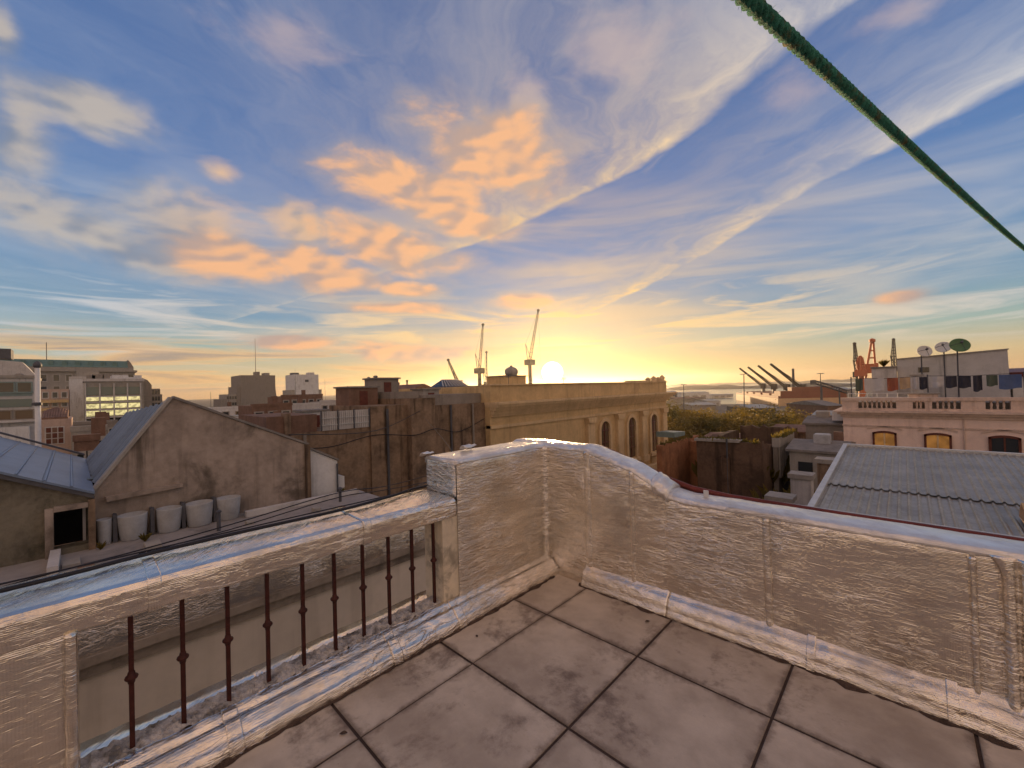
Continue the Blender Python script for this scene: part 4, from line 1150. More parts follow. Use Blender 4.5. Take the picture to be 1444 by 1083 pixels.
dish('small grey satellite dish at the low end of the pale block', (.83, 32.6, 3.05), .33, (.35,-.85,.35), 'dish_white')
dish('small grey satellite dish between the other two dishes', (1.60, 33.0, 3.22), .33, (-.1,-.85,.45), 'dish_white')
dish('larger dark green satellite dish on a tall mast', (2.12, 31.8, 3.20), .40, (.2,-.85,.45), 'dish_green')
# washing
ln = thing('washing_line', 'rooftop washing line strung between poles on the pink house', 'line', (1, 31.6, .3))
for x in (-2.3, .9, 4.2): MB().tube([(x,31.6,.28),(x,31.6,1.75)], .03, 6).build('pole', 'steel_dark', ln)
MB().tube([(-2.3,31.6,1.68),(-.7,31.6,1.60),(.9,31.6,1.68),(2.5,31.6,1.62),(4.2,31.6,1.70)], .012, 5).build('line', 'cable_black', ln)
garments = ((-2.1,.34,.70,'cloth_green','dark green cloth'),(-1.7,.85,.74,'cloth_white','wide white sheet'),(-.72,.45,.72,'cloth_red','rust red towel'),(-.2,.42,.62,'cloth_tan','tan towel'),
            (.30,.24,.62,'cloth_white','narrow white cloth'),(.58,.30,.66,'cloth_dark','dark shirt'),(1.02,.48,.56,'cloth_white','white pillowcase'),(1.58,.40,.60,'cloth_dark','black trousers'),
            (2.05,.42,.62,'cloth_dark','charcoal shirt'),(2.55,.30,.80,'cloth_dark','dark long trousers'),(3.0,.36,.55,'cloth_green','faded green shirt'),(3.4,.72,.70,'cloth_blue','bright blue sheet'))
for (x, w, h, m, lab) in garments:
    b = MB()
    b.grid(lambda u, v: (x+w*u, 31.6+.05*math.sin(u*7+x)+.03*nz(u*3, v*3, x), 1.63-h*v*(1+.06*math.sin(u*5))), 10, 6)
    o = b.build('laundry', m); q = o.modifiers.new('thickness', 'SOLIDIFY'); q.thickness = .012
    tag(o, lab+' hanging on the rooftop washing line', 'laundry', 'washing on the pink house')
rr = thing('roof_railing', 'low white railing at the street corner of the pink house roof', 'railing', (-1.4, 30.9, .3))
for i in range(7): MB().tube([(-2.4+.42*i,30.9,.28),(-2.4+.42*i,30.9,.80)], .018, 5).build('post', 'white_paint', rr)
for z in (.78, .56): MB().tube([(-2.4,30.9,z),(.12,30.9,z)], .016, 5).build('rail', 'white_paint', rr)
bn = thing('brick_shed', 'small brick rooftop shed with a sunlit front', 'hut', (.6, 31.2, .3))
box('wall', 'pink_trim', bn, .15, 1.25, 30.9, 31.5, .28, .72)
box('roof', 'stone_grey', bn, .08, 1.32, 30.82, 31.55, .722, .78)
rb = thing('red_roof_hut', 'dark red sheet-roofed hut at the end of the pale rooftop block', 'hut', (6, 35, .3))
box('wall', 'white_paint', rb, 4.2, 8, 34.6, 38, .28, 1.5)
MB().prism([(34.4,1.503),(38.2,1.503),(38.2,2.0),(34.4,1.75)], 0, 4.1, 8.1).build('roof', 'rust_red', rb)

# ------------------------------------------------------------------ town to the left, on the same street grid
def facade(parent, X, ys, zs_, w, h, m='glass_dark', frame=None, depth=.12):
    """rows of windows on a wall that faces +X; each window a part of its own"""
    src = None
    for z in zs_:
        for y in ys:
            if src is None:
                src = MB().box(X+.005, X+depth*.35, -w/2, w/2, -h/2, h/2)
                if frame is None: src = src.build('window', m); src.location = (0, y, z); attach(src, parent); first = Vector((0, y, z))
                else:
                    f = MB().box(X, X+depth, -w/2-.15, -w/2, -h/2-.12, h/2+.15).box(X, X+depth, w/2, w/2+.15, -h/2-.12, h/2+.15)
                    f.box(X, X+depth, -w/2, w/2, h/2, h/2+.15).box(X, X+depth*1.6, -w/2-.2, w/2+.2, -h/2-.2, -h/2)
                    pane = src.build('pane', m); src = f.build('window', frame); src.location = (0, y, z); attach(src, parent)
                    pane.parent = src
                    pane0 = pane
            else:
                o = src.copy(); COL.objects.link(o); o.parent = parent; o.matrix_parent_inverse = src.matrix_parent_inverse.copy()
                o.location = (0, y, z)
                if frame is not None:
                    q = pane0.copy(); COL.objects.link(q); q.parent = o
def span(a, b, n): return [a+(b-a)*(i+.5)/n for i in range(n)]
# classical block with the green mansard, about 230 m off
A, B, C_ = (-230.00, -17.01, 17.52), (-230.00, 13.86, 17.73), (-230.00, 15.09, 12.78)
E0 = (-230.00, -11.74, 14.07)
cl = thing('mansard_block', 'classical grey block with a green copper mansard roof', 'building', (-236, -5, -14))
yl, yr, zt_, ze = -22.0, C_[1], A[2], E0[2]
box('wall', 'stone_grey', cl, -250, -230, yl, yr, -14, ze-1.2)
box('cornice', 'stone_grey', cl, -250.5, -229.2, yl-.5, yr+.7, ze-1.198, ze-.5)
box('attic', 'stone_grey', cl, -249.5, -230.3, yl+.4, yr-.3, ze-.498, ze+.6)
rf = MB().prism([(-249.5,ze+.61),(-230.2,ze+.61),(-233.5,zt_),(-246,zt_)], 1, yl+.3, yr-2.0).build('roof', 'copper_green', cl)
for y in span(yl+2, yr-4, 9): box('dormer', 'copper_green', rf, -233.2, -230.9, y-.6, y+.6, ze+1.2, ze+2.9)
MB().prism([(yr-2.0,ze+.61),(yr-.2,ze+.61),(yr-1.2,zt_-.6),(yr-2.0,zt_+.4)], 0, -248, -231).build('gable_end', 'stone_brown', cl)
facade(cl, -230, span(yl+1, yr-1, 11), (ze-3.6, ze-8.0, ze-12.2), 1.5, 2.4, 'glass_dark', 'pale_wall')
m = (-230.00, -9.07, 24.13)
tag(MB().tube([(-238,m[1]*1.03,zt_-.1),(-238,m[1]*1.03,m[2]+.3)], .14, 5).build('roof_mast', 'steel_dark'), 'thin mast standing on the green mansard roof', 'mast')
# pale stepped gable in front, with a dark plant room
W = (-190.00, -9.71, 11.47); W2 = (-190.00, -9.73, 8.25); W0 = (-190.00, -16.42, 14.67); W1 = (-190.00, -16.40, 17.57)
wg = thing('pale_block', 'pale blank-sided block with a dark plant room on its roof', 'building', (-196, -16, -14))
MB().prism([(-24,-14),(W[1],-14),(W[1],W2[2]+1.5),(W[1]-2.6,W0[2]-1.0),(-24,W0[2])], 0, -200, -190).build('wall', 'pale_wall', wg)
box('plant_room', 'steel_dark', wg, -198, -191, -24, (-190.00, -14.46, 14.74)[1], W0[2]+.002, W1[2])
MB().lathe([(.9,0),(1.0,.3),(1.0,2.2),(.6,2.6),(.05,2.7)], (-189, (-190.00, -12.76, 9.52)[1], (-190.00, -12.76, 9.10)[2]-1.6), 12).build('tank', 'stone_brown', wg, True)
# grey office with dark strip windows
t0, t1 = (-85.00, -7.37, 4.86), (-85.00, -4.48, 4.86); zA = t1[2]
mo = thing('grey_office', 'low grey office block with teal window bands', 'building', (-90, -9, -14))
box('wall', 'grey_paint', mo, -97, -85, -14, t1[1], -14, zA)
box('coping', 'stone_grey', mo, -97.1, -84.8, -14.1, t1[1]+.15, zA+.002, zA+.35)
facade(mo, -85, [t1[1]-.85-1.5*i for i in range(6)], ((-85.00, -4.49, 3.62)[2],), 1.15, 1.2, 'glass_dark', 'teal_panel')
box('glass_band', 'glass_teal', mo, -85, -84.9, -13.8, t1[1]-.2, (-85.00, -4.51, 1.03)[2], (-85.00, -4.50, 2.08)[2])
box('glass_band', 'teal_panel', mo, -85, -84.93, -13.8, t1[1]-.2, (-85.00, -4.50, 2.47)[2], (-85.00, -4.50, 2.94)[2])
facade(mo, -85, [t1[1]-.9-1.9*i for i in range(5)], ((-85.00, -4.52, -0.02)[2],), 1.5, 1.1, 'glass_brown', 'stone_brown')
box('ledge', 'pale_wall', mo, -85, -84.2, -13.9, t1[1]+.1, (-85.00, -4.53, -0.98)[2], (-85.00, -4.53, -0.69)[2])
box('lower_front', 'white_paint', mo, -85, -83.5, -13.9, t1[1]-.4, -14, (-85.00, -4.54, -1.55)[2])
# flag pole catching the sun
pt, pb_ = (-20.00, -0.98, 2.69), (-20.00, -1.03, 0.18)
fp = thing('flag_pole', 'tall white pole standing behind the blue steel roof', 'pole', (-20, pt[1], -14))
MB().tube([(-20,pb_[1],-14),(-20,pt[1],pt[2])], .115, 12, .062).build('shaft', 'white_paint', fp, True)
MB().lathe([(.06,0),(.10,.04),(.10,.12),(.05,.20),(.01,.22)], (-20, pt[1], pt[2]), 10).build('finial', 'steel_dark', fp, True)
MB().lathe([(.10,-.04),(.115,-.02),(.115,.04),(.10,.06)], (-20, pt[1]-.02, (-20.00, -1.00, 1.53)[2]), 10).build('clamp', 'steel_dark', fp)
# pink flats and white party wall
a, b = (-150.00, -6.93, 4.63), (-150.00, -2.30, 4.54)
pf = thing('pink_flats', 'pinkish block of flats beside the white party wall', 'building', (-155, -5, -14))
box('wall', 'pink_far', pf, -160, -150, a[1]-3, b[1], -14, a[2])
facade(pf, -150, span(a[1], b[1], 3), ((-150.00, -4.32, 3.19)[2], (-150.00, -4.33, 1.11)[2]), .8, 1.3, 'glass_dark', 'pale_wall')
box('balcony', 'ochre_glare_plaster', pf, -150, -148.8, a[1], b[1], (-150.00, -4.33, 1.63)[2]-.3, (-150.00, -4.33, 1.98)[2])
box('balcony', 'ochre_glare_plaster', pf, -150, -148.8, a[1], b[1]-1, (-150.00, -4.35, -0.28)[2]-.3, (-150.00, -4.35, 0.07)[2])
c, d = (-170.00, -2.57, 7.92), (-170.00, 0.47, 7.92)
wp = thing('white_party_wall', 'tall blank white party wall between the flats and the lit office', 'building', (-175, -1, -14))
box('wall', 'white_paint', wp, -182, -170, c[1], d[1]+8, -14, c[2])
box('parapet', 'pale_wall', wp, -170.2, -169.9, c[1], d[1]+8, c[2]+.002, c[2]+.6)
box('stair_head', 'stone_grey', wp, -180, -172, c[1]+1.5, c[1]+6, c[2], c[2]+2.2)
# office with lit bands
e, f = (-150.00, 0.28, 6.46), (-150.00, 11.53, 6.58)
of = thing('lit_office', 'office block with rows of lit yellow window bands', 'building', (-155, 5, -14))
box('wall', 'stone_grey', of, -165, -150, e[1], f[1], -14, e[2])
box('coping', 'pale_wall', of, -165.2, -149.6, e[1]-.2, f[1]+.2, e[2]+.002, e[2]+.7)
yy = span(e[1]+.25, f[1]-.6, 4); wbay = (f[1]-e[1]-.85)/4*.93
for (z, hh, mm) in (((-150.00, 5.67, 4.01)[2],7,'glass_teal'),((-150.00, 5.64, 2.06)[2],4,'glass_office'),((-150.00, 5.62, 0.10)[2],4,'glass_office'),((-150.00, 5.60, -1.75)[2],4.5,'glass_office'),((-150.00, 5.58, -3.52)[2],3.5,'glass_dark')):
    hpx = hh*150*.0017*1.16
    facade(of, -150, yy, (z,), wbay, hpx, mm, None, .4)
    box('sunshade', 'grey_paint', of, -150, -149.1, e[1]+.2, f[1]-.6, z-hpx/2-.55, z-hpx/2-.30)
for i in range(5): box('fin', 'pale_wall', of, -150, -149.3, e[1]+.1+(f[1]-e[1]-.85)/4*i, e[1]+.38+(f[1]-e[1]-.85)/4*i, -5, e[2]-.5)
g0, g1 = (-152.00, 5.52, 8.19), (-152.00, 11.39, 7.04)
box('penthouse', 'white_paint', of, -163, -152, g0[1], g1[1], e[2]+.702, g0[2])
facade(of, -152, (g1[1]-2.2,), (e[2]+1.6,), 1.0, .8, 'glass_dark')
for i, (q, s) in enumerate((((-152.00, 1.57, 7.43),.8),((-152.00, 2.86, 7.43),1.1),((-152.00, 4.44, 7.43),.7))):
    box('air_unit', 'stone_brown', of, -154, -152, q[1]-s, q[1]+s, e[2]+.702, e[2]+1.7+.2*i)
h0, h1, h2 = (-155.00, 11.77, 7.55), (-155.00, 13.69, 4.52), (-155.00, 15.99, 2.84)
stp = thing('stepped_block', 'brown block stepping down beside the lit office', 'building', (-160, 14, -14))
MB().prism([(h0[1],-14),(h1[1],-14),(h1[1],(-155.00, 13.71, 5.53)[2]),((-155.00, 12.81, 6.95)[1],(-155.00, 12.81, 6.95)[2]),(h0[1],h0[2])], 0, -168, -155).build('wall', 'stone_brown', stp)
box('wing', 'stone_brown', stp, -167, -155.3, h1[1]+.002, (-155.00, 15.54, 4.48)[1], -14, (-155.00, 14.61, 4.50)[2])
box('wing', 'stone_brown', stp, -166, -155.6, (-155.00, 15.54, 4.48)[1]+.002, h2[1], -14, h2[2])
facade(stp, -155.3, span(h1[1], (-155.00, 15.54, 4.48)[1], 3), [(-155.00, 14.60, 3.49)[2], (-155.00, 14.58, 1.66)[2], (-155.00, 14.55, -0.17)[2]], .5, 1.2, 'glass_dark')
# brick house with the gridded window, low roofs
k0, k1, k2 = (-45.00, -2.06, 0.93), (-45.00, -0.57, 0.31), (-45.00, -1.87, -0.27)
bhs = thing('brick_house', 'small brick house with a large gridded window and ridged roof', 'building', (-47, -1.5, -14))
box('wall', 'pink_far', bhs, -50, -45, k0[1], k1[1], -14, k1[2])
rfm = MB()
for i in range(10):
    y = lerp(k0[1], k1[1]-.2, i/10); rfm.tube([(-45.2,y+.07,k1[2]+.05),(-48,y+.07,k1[2]+.55+.2*math.sin(i/9*3.1))], .09, 6)
rfm.build('roof', 'roof_tile', bhs)
box('roof_bed', 'roof_tile', bhs, -50, -45.1, k0[1], k1[1]-.2, k1[2]+.002, k1[2]+.08)
z0, z1 = (-45.00, -1.88, -1.49)[2], k2[2]; ya, yb = k2[1], (-45.00, -0.97, -0.34)[1]
for i in range(3):
    for j in range(3):
        box('window_pane', 'brick_red' if (i+j) % 2 else 'brown_wood', bhs, -45, -44.95, lerp(ya,yb,i/3)+.03, lerp(ya,yb,(i+1)/3)-.03, lerp(z0,z1,j/3)+.03, lerp(z0,z1,(j+1)/3)-.03)
box('window_frame', 'pale_wall', bhs, -45, -44.97, ya-.04, yb+.04, z0-.04, z1+.04)
for (lab, X, ya, yb, zt_, wl, rf_, dp, wn, pit, rw) in (
    ('low grey house behind the valley of the two steel roofs', -40, (-40.00, -0.54, -0.01)[1], (-40.00, 1.13, -0.15)[1], (-40.00, 0.11, -0.45)[2], 'stone_grey', 'roof_tile', 6, 2, False, 1),
    ('brown house with a tiled roof next to the valley', -33, (-33.00, -0.35, -0.32)[1], (-33.00, 0.64, -0.42)[1], (-33.00, 0.08, -0.64)[2], 'brick_red', 'roof_tile', 4, 2, False, 1),
    ('dark house below the lit office', -70, (-70.00, -0.77, -0.42)[1], (-70.00, 2.92, -0.68)[1], (-70.00, 0.78, -1.20)[2], 'stone_brown', 'roof_felt', 8, 4, False, 1),
    ('white low house below the dark tower', -95, (-95.00, 15.97, -1.01)[1], (-95.00, 22.28, -1.38)[1], (-95.00, 19.33, -0.66)[2], 'white_paint', 'roof_felt', 8, 3, False, 1),
    ('grey terrace house behind the gable slope', -60, (-60.00, 13.67, -1.15)[1], (-60.00, 16.18, -1.32)[1], (-60.00, 14.44, -1.02)[2], 'pale_wall', 'roof_zinc', 6, 2, False, 1),
    ('brown house with a brick top behind the gable slope', -55, (-55.00, 13.61, -0.17)[1], (-55.00, 17.97, -0.42)[1], (-55.00, 15.46, 0.32)[2], 'brick_red', 'roof_tile', 6, 3, False, 1),
    ('white house with a sloped top before the brown walls', -48, (-48.00, 12.93, -1.47)[1], (-48.00, 15.16, -1.66)[1], (-48.00, 13.79, -1.32)[2], 'white_paint', 'roof_zinc', 4, 2, False, 1),
    ('long pale house with a flat roof before the white tower', -62, (-62.00, 19.36, 0.35)[1], (-62.00, 23.93, 0.14)[1], (-62.00, 21.01, 0.07)[2], 'pale_wall', 'roof_felt', 8, 4, False, 1),
    ('dark brick block before the white tower', -80, (-80.00, 24.43, 1.27)[1], (-80.00, 31.56, 1.03)[1], (-80.00, 27.14, 1.31)[2], 'brick_red', 'roof_felt', 8, 5, False, 1),
    ('pale low block right of the white tower', -75, (-75.00, 29.20, 0.33)[1], (-75.00, 36.13, 0.04)[1], (-75.00, 32.75, 0.18)[2], 'pale_wall', 'roof_felt', 8, 5, False, 1),
    ('brown block under the two dark stacks', -70, (-70.00, 33.48, 0.91)[1], (-70.00, 39.68, 0.70)[1], (-70.00, 36.43, 1.19)[2], 'stone_brown', 'roof_felt', 8, 3, False, 1),
    ('grey block left of the glazed hipped roof', -44, (-44.00, 25.05, 1.70)[1], (-44.00, 28.86, 1.61)[1], (-44.00, 27.05, 1.65)[2], 'stone_brown', 'roof_felt', 6, 3, False, 1),
    ('ochre block with a pitched roof before the hipped rooflight', -38, (-38.00, 23.79, 1.64)[1], (-38.00, 27.71, 1.54)[1], (-38.00, 26.01, 1.58)[2], 'ochre_glare_plaster', 'roof_tile', 6, 3, True, 1),
):
    t = thing('house', lab, 'building', (X-dp/2, (ya+yb)/2, -14))
    box('wall', wl, t, X-dp, X, ya, yb, -14, zt_)
    if pit: MB().prism([(ya-.2,zt_+.002),(yb+.2,zt_+.002),((ya+yb)/2,zt_+.85)], 0, X-dp-.2, X+.2).build('roof', rf_, t)
    else:
        box('parapet', wl, t, X-.35, X+.05, ya-.05, yb+.05, zt_+.002, zt_+.35)
        box('roof', rf_, t, X-dp, X-.352, ya, yb, zt_+.002, zt_+.12)
        cw_ = (yb-ya)
        box('chimney', 'brick_red', t, X-dp*.6, X-dp*.6+.5, ya+cw_*.7, ya+cw_*.7+.6, zt_+.1, zt_+1.2)
    facade(t, X, span(ya, yb, wn), [zt_-1.3-2.8*k for k in range(rw)], min(.9, (yb-ya)/wn*.5), 1.2, 'glass_dark', 'stone_grey')

# dark tower with its shoulders and mast
a, b, c, d = (-250.00, 57.04, 12.68), (-250.00, 73.39, 12.76), (-250.00, 74.19, -0.53), (-250.00, 50.99, 2.87)
tw_ = thing('dark_tower', 'dark blank tower block with lower shoulders and roof huts', 'building', (-258, 62, -14))
box('wall', 'stone_brown', tw_, -270, -250, a[1], b[1], -14, a[2])
MB().prism([(b[1]+.002,-14),(c[1],-14),(c[1],c[2]),(b[1]+.002,(-250.00, 73.62, 6.52)[2])], 0, -268, -250.5).build('wing', 'stone_grey', tw_)
box('wing', 'stone_brown', tw_, -268, -250.4, (-250.00, 55.37, 6.79)[1], a[1]-.002, -14, (-250.00, 55.37, 6.79)[2])
box('wing', 'stone_grey', tw_, -268, -250.8, d[1], (-250.00, 55.37, 6.79)[1]-.002, -14, d[2])
box('wing', 'stone_brown', tw_, -268, -250.2, (-250.00, 48.54, 0.43)[1], d[1]-.002, -14, (-250.00, 48.54, 0.43)[2])
box('roof_hut', 'stone_brown', tw_, -262, -256, (-250.00, 65.84, 13.49)[1], (-250.00, 67.53, 13.50)[1], a[2]+.002, a[2]+2.2)
box('roof_hut', 'stone_grey', tw_, -262, -256, (-250.00, 69.92, 13.52)[1], (-250.00, 72.35, 13.54)[1], a[2]+.002, a[2]+1.6)
facade(tw_, -250.8, span(d[1], (-250.00, 55.37, 6.79)[1], 4), [d[2]-1.8-3.2*k for k in range(3)], .9, 1.5, 'glass_dark')
m = (-250.00, 64.18, 32.81); tag(MB().tube([(-258,m[1]*1.03,a[2]-.1),(-258,m[1]*1.03,m[2]+.5)], .22, 5, .1).build('roof_mast', 'steel_dark'), 'tall thin mast standing on the dark tower', 'mast')
a, b, c = (-300.00, 99.84, 15.54), (-300.00, 115.75, 15.64), (-300.00, 117.48, 5.05)
wt_ = thing('white_tower', 'white tower block with a wider base and roof rail', 'building', (-308, 108, -14))
box('wall', 'white_paint', wt_, -318, -300, a[1], b[1], -14, a[2])
box('shoulder', 'stone_grey', wt_, -318, -299.5, (-300.00, 97.85, 5.44)[1], a[1]-.002, -14, c[2])
box('shoulder', 'stone_grey', wt_, -318, -299.5, b[1]+.002, c[1], -14, c[2])
box('base', 'pale_wall', wt_, -318, -298, (-300.00, 98.23, 2.07)[1], (-300.00, 116.42, 1.55)[1], -14, (-300.00, 106.42, 1.83)[2])
box('roof_hut', 'steel_dark', wt_, -312, -306, a[1]+1, a[1]+5, a[2]+.002, a[2]+1.5)
box('roof_hut', 'pale_wall', wt_, -312, -306, b[1]-4, b[1]-.5, a[2]+.002, a[2]+1.8)
box('emblem', 'steel_dark', wt_, -300, -299.8, (a[1]+b[1])/2-1.2, (a[1]+b[1])/2+1.2, a[2]-5.2, a[2]-3.6)
facade(wt_, -298, span((-300.00, 98.67, 2.06)[1], (-300.00, 115.93, 1.56)[1], 6), ((-300.00, 106.42, 1.83)[2]-2.0,), 1.4, 1.6, 'glass_dark')
for i, q in enumerate(((-240.00, 49.59, 6.63),(-290.00, 97.02, 18.82),(-280.00, 112.10, 11.41),(-200.00, 35.36, 3.62))):
    tag(MB().tube([(q[0],q[1],-14),q], .16, 5, .07).build('mast', 'steel_dark'),
        ('slim mast left of the dark tower', 'slim mast beside the white tower', 'slim mast right of the white tower', 'slim mast above the gable ridge')[i], 'mast')
# two leaning stacks and a small chimney on the skyline
for i, (top, bot, r) in enumerate((((-282.81, 144.71, 11.95), (-284.53, 143.06, -1.46), 1.0), ((-279.24, 148.12, 12.33), (-280.60, 146.82, -1.60), 1.4), ((-105.05, 65.60, 4.60), (-105.11, 65.54, 1.08), .32))):
    t = thing('stack', ('leaning dark crane post left of its twin on the skyline', 'thicker dark crane post right of its twin on the skyline', 'slim dark chimney pipe over the brown blocks')[i], 'stack', (bot[0], bot[1], -14))
    MB().tube([(bot[0],bot[1],-14), bot, top], r, 8, r*.75).build('shaft', 'steel_dark', t)
    MB().lathe([(r*.9,0),(r*1.15,r*.3),(r*1.15,r),(r*.5,r*1.3)], top, 8).build('head', 'steel_dark', t)

# ------------------------------------------------------------------ harbour cranes
def crane(label, pivot, tip, base_w, boom_w, m, r=.30, n=12, apex=None, group='harbour cranes on the skyline'):
    pivot, tip = Vector(pivot), Vector(tip)
    t = thing('harbour_crane', label, 'crane', (pivot.x, pivot.y, -14), group)
    MB().tube([(pivot.x,pivot.y,-14),(pivot.x,pivot.y,pivot.z-4)], base_w*.5, 8, base_w*.42).build('tower', m, t)
    s = base_w*.9
    MB().box(pivot.x-s, pivot.x+s, pivot.y-s, pivot.y+s, pivot.z-4, pivot.z+1.2).build('machine_house', m, t)
    MB().lattice(pivot, tip, boom_w, boom_w*.42, n, r, (.723,.691,0)).build('boom', m, t)
    ap = Vector(apex) if apex else pivot+Vector((-2.5, -2.5, (tip.z-pivot.z)*.22+6))
    MB().tube([pivot+Vector((-1.5,-1.5,1)), ap], r*1.1, 5).tube([pivot+Vector((1,1,1)), ap], r*.8, 5).build('mast', m, t)
    MB().tube([ap, tip], r*.35, 4).tube([tip, (tip.x+.5, tip.y+.5, max(pivot.z-2, -10))], r*.3, 4).build('stay', m, t)
    MB().lathe([(.3,-1),(1.3,-.6),(1.5,.6),(.8,1.4),(.1,1.6)], tip, 8).build('head', m, t)
crane('grey harbour crane with a tall upright boom left of the sun', (-299.02, 267.53, 21.40), (-295.68, 270.72, 64.89), 4.2, 2.6, 'crane_steel')
crane('tallest harbour crane, its upright boom next to the sun', (-263.40, 301.56, 28.34), (-256.39, 308.26, 77.26), 4.2, 2.8, 'crane_steel')
crane('short slanting crane boom over the hipped rooflight', (-314.72, 252.53, 10.25), (-320.82, 246.70, 31.23), 4.0, 2.6, 'crane_steel', .45, 8)
crane('slim crane boom close behind the grey upright crane', (-316.35, 292.46, 8.57), (-315.73, 293.06, 40.51), 2.5, 1.8, 'crane_steel', .35, 8)
crane('slim grey crane left of the orange crane', (-31.39, 495.58, 7.45), (-32.56, 494.47, 34.44), 3.5, 2.6, 'crane_steel', .4, 9)
crane('slim grey crane right of the orange crane', (-7.29, 573.93, 12.82), (-7.02, 574.19, 41.15), 3.5, 3.0, 'crane_steel', .4, 9)
crane('short stout orange-brown crane between the slim grey and the orange crane', (-26.70, 458.57, 8.11), (-26.80, 458.47, 20.22), 4.5, 4.2, 'crane_orange', .8, 5)
q0, q1 = Vector((-20.57, 464.43, 8.48)), Vector((-19.01, 465.92, 33.24))
oc = thing('portal_crane', 'orange portal crane with a broad tapering frame', 'crane', (q0.x, q0.y, -14), 'harbour cranes on the skyline')
rt = Vector((.723,.691,0))
for s in (-1, 1):
    MB().tube([q0+rt*s*6+Vector((0,0,-20)), q0+rt*s*4, q1+rt*s*.8], .9, 5).build('frame_leg', 'crane_orange', oc)
for z in (.2, .45, .7):
    p = q0.lerp(q1, z); w = 4-3.2*z
    MB().tube([p-rt*w, p+rt*w], .6, 4).build('cross_beam', 'crane_orange', oc)
MB().box(q0.x-5, q0.x+5, q0.y-4, q0.y+4, q0.z-2, q0.z+6).build('machine_house', 'crane_orange', oc)
MB().tube([q0+rt*4, Vector((-16.45, 468.36, 14.98))], .9, 5).build('counterweight_arm', 'crane_orange', oc)
MB().lathe([(.5,-1),(2.2,0),(2.2,2),(.4,3)], q1, 8).build('head', 'crane_orange', oc)

# ------------------------------------------------------------------ the ship at the quay
def ship():
    D0, D1 = Vector((.43,-.90,0)).normalized(), Vector((.90,.43,0)).normalized()   # along the hull, across the stern
    corner = Vector((-58.61, 306.37, -19.63)); corner.z = 0
    L, Bm = 150.0, 38.0
    wl, dk = -14.9, (-58.34, 306.63, -9.25)[2]
    t = thing('cargo_ship', 'cargo ship with a pale orange hull and four slanting deck cranes', 'ship', (corner.x, corner.y, wl))
    fwd = -D0
    def P(l, w, z): return tuple(corner+fwd*l+D1*w)[:2]+(z,)
    hull = []
    n = 12
    for zf, z in ((.93, wl), (1.0, dk)):
        ring = [P(0, 0, z)]+[P(L*k/n*.86, 0, z) for k in range(1, n+1)]+[P(L*zf*.97, Bm*.28, z), P(L*zf, Bm*.5, z), P(L*zf*.97, Bm*.72, z)]+[P(L*.86*(n-k)/n, Bm, z) for k in range(n+1)]
        hull.append(ring)
    N = len(hull[0])
    MB().add(hull[0]+hull[1], [(i, (i+1) % N, (i+1) % N+N, i+N) for i in range(N)]+[tuple(range(N, 2*N))]).build('hull', 'ship_hull', t)
    def blk(name, m, l0, l1, w0, w1, z0, z1):
        return MB().add([P(l0,w0,z0),P(l1,w0,z0),P(l1,w1,z0),P(l0,w1,z0),P(l0,w0,z1),P(l1,w0,z1),P(l1,w1,z1),P(l0,w1,z1)],
                 [(0,3,2,1),(4,5,6,7),(0,1,5,4),(1,2,6,5),(2,3,7,6),(3,0,4,7)]).build(name, m, t)
    blk('bulwark', 'ship_red', .3, L*.86, .2, .9, dk+.01, dk+1.6)
    blk('stern_deck', 'ship_red', .2, 14, 1.5, Bm-1.5, dk+.01, dk+4.6)
    for k in range(5): blk('hatch_cover', 'ship_red', 20+24*k, 38+24*k, 6, Bm-6, dk+.01, dk+2.4)
    for k in range(4):
        l = 8+31*k; base = Vector(P(l, Bm*.42, dk)); ht = 6.8+.3*k
        c = MB().tube([base, base+Vector((0,0,ht))], 1.5, 8, 1.2).build('crane_post', 'steel_dark', t)
        MB().box(base.x-1.9, base.x+1.9, base.y-1.9, base.y+1.9, base.z+ht-2.6, base.z+ht+1.8).build('crane_cab', 'crane_steel', c)
        tip = base+Vector((-.723,-.691,0))*(20.0)+Vector((0,0,ht+15.5))
        MB().lattice(base+Vector((0,0,ht-1)), tip, 1.3, .7, 8, .28, (.69,-.72,0)).build('jib', 'crane_steel', c)
        MB().tube([base+Vector((0,0,ht+1.6)), tip], .16, 4).build('stay', 'steel_dark', c)
    ml = Vector(P(48, Bm*.6, dk))
    MB().tube([ml, ml+Vector((0,0,20))], 1.0, 6, .8).build('mast', 'steel_dark', t)
    blk('wheelhouse', 'ship_red', 1, 9, 8, Bm-8, dk+4.62, dk+7.0)
ship()
# quay furniture
for i, (top, bot, lab) in enumerate((((-36.70, 144.74, 4.15),(-36.99, 144.46, -7.51),'street lamp pole standing before the ship'), ((-22.13, 186.32, 4.02),(-22.42, 186.04, -7.10),'street lamp pole standing behind the ship stern'), ((-54.46, 141.60, 1.29),(-54.64, 141.43, -6.44),'street lamp pole standing over the trees beside the palace'))):
    t = thing('lamp_post', lab, 'street lamp', (bot[0], bot[1], -14))
    MB().tube([(bot[0],bot[1],-14),top], .20, 6, .12).build('pole', 'steel_dark', t)
    MB().box(top[0]-.9, top[0]+.9, top[1]-.9, top[1]+.9, top[2], top[2]+.18).build('arm', 'steel_dark', t)
    for s in (-1, 1): MB().lathe([(.1,0),(.34,.08),(.34,.22),(.1,.3)], (top[0]+.75*s, top[1]+.7*s, top[2]-.12), 8).build('lantern', 'dish_white', t)
cv = thing('conveyor', 'long slanting loading conveyor at the quay right of the ship', 'conveyor', (-37.48, 282.30, 1.48))
p0, p1 = Vector((-37.20, 282.57, 1.07)), Vector((-23.02, 296.12, -5.43))
MB().lattice(p0, p1, 1.6, 1.6, 14, .22, (.69,-.72,0)).build('gantry', 'steel_dark', cv)
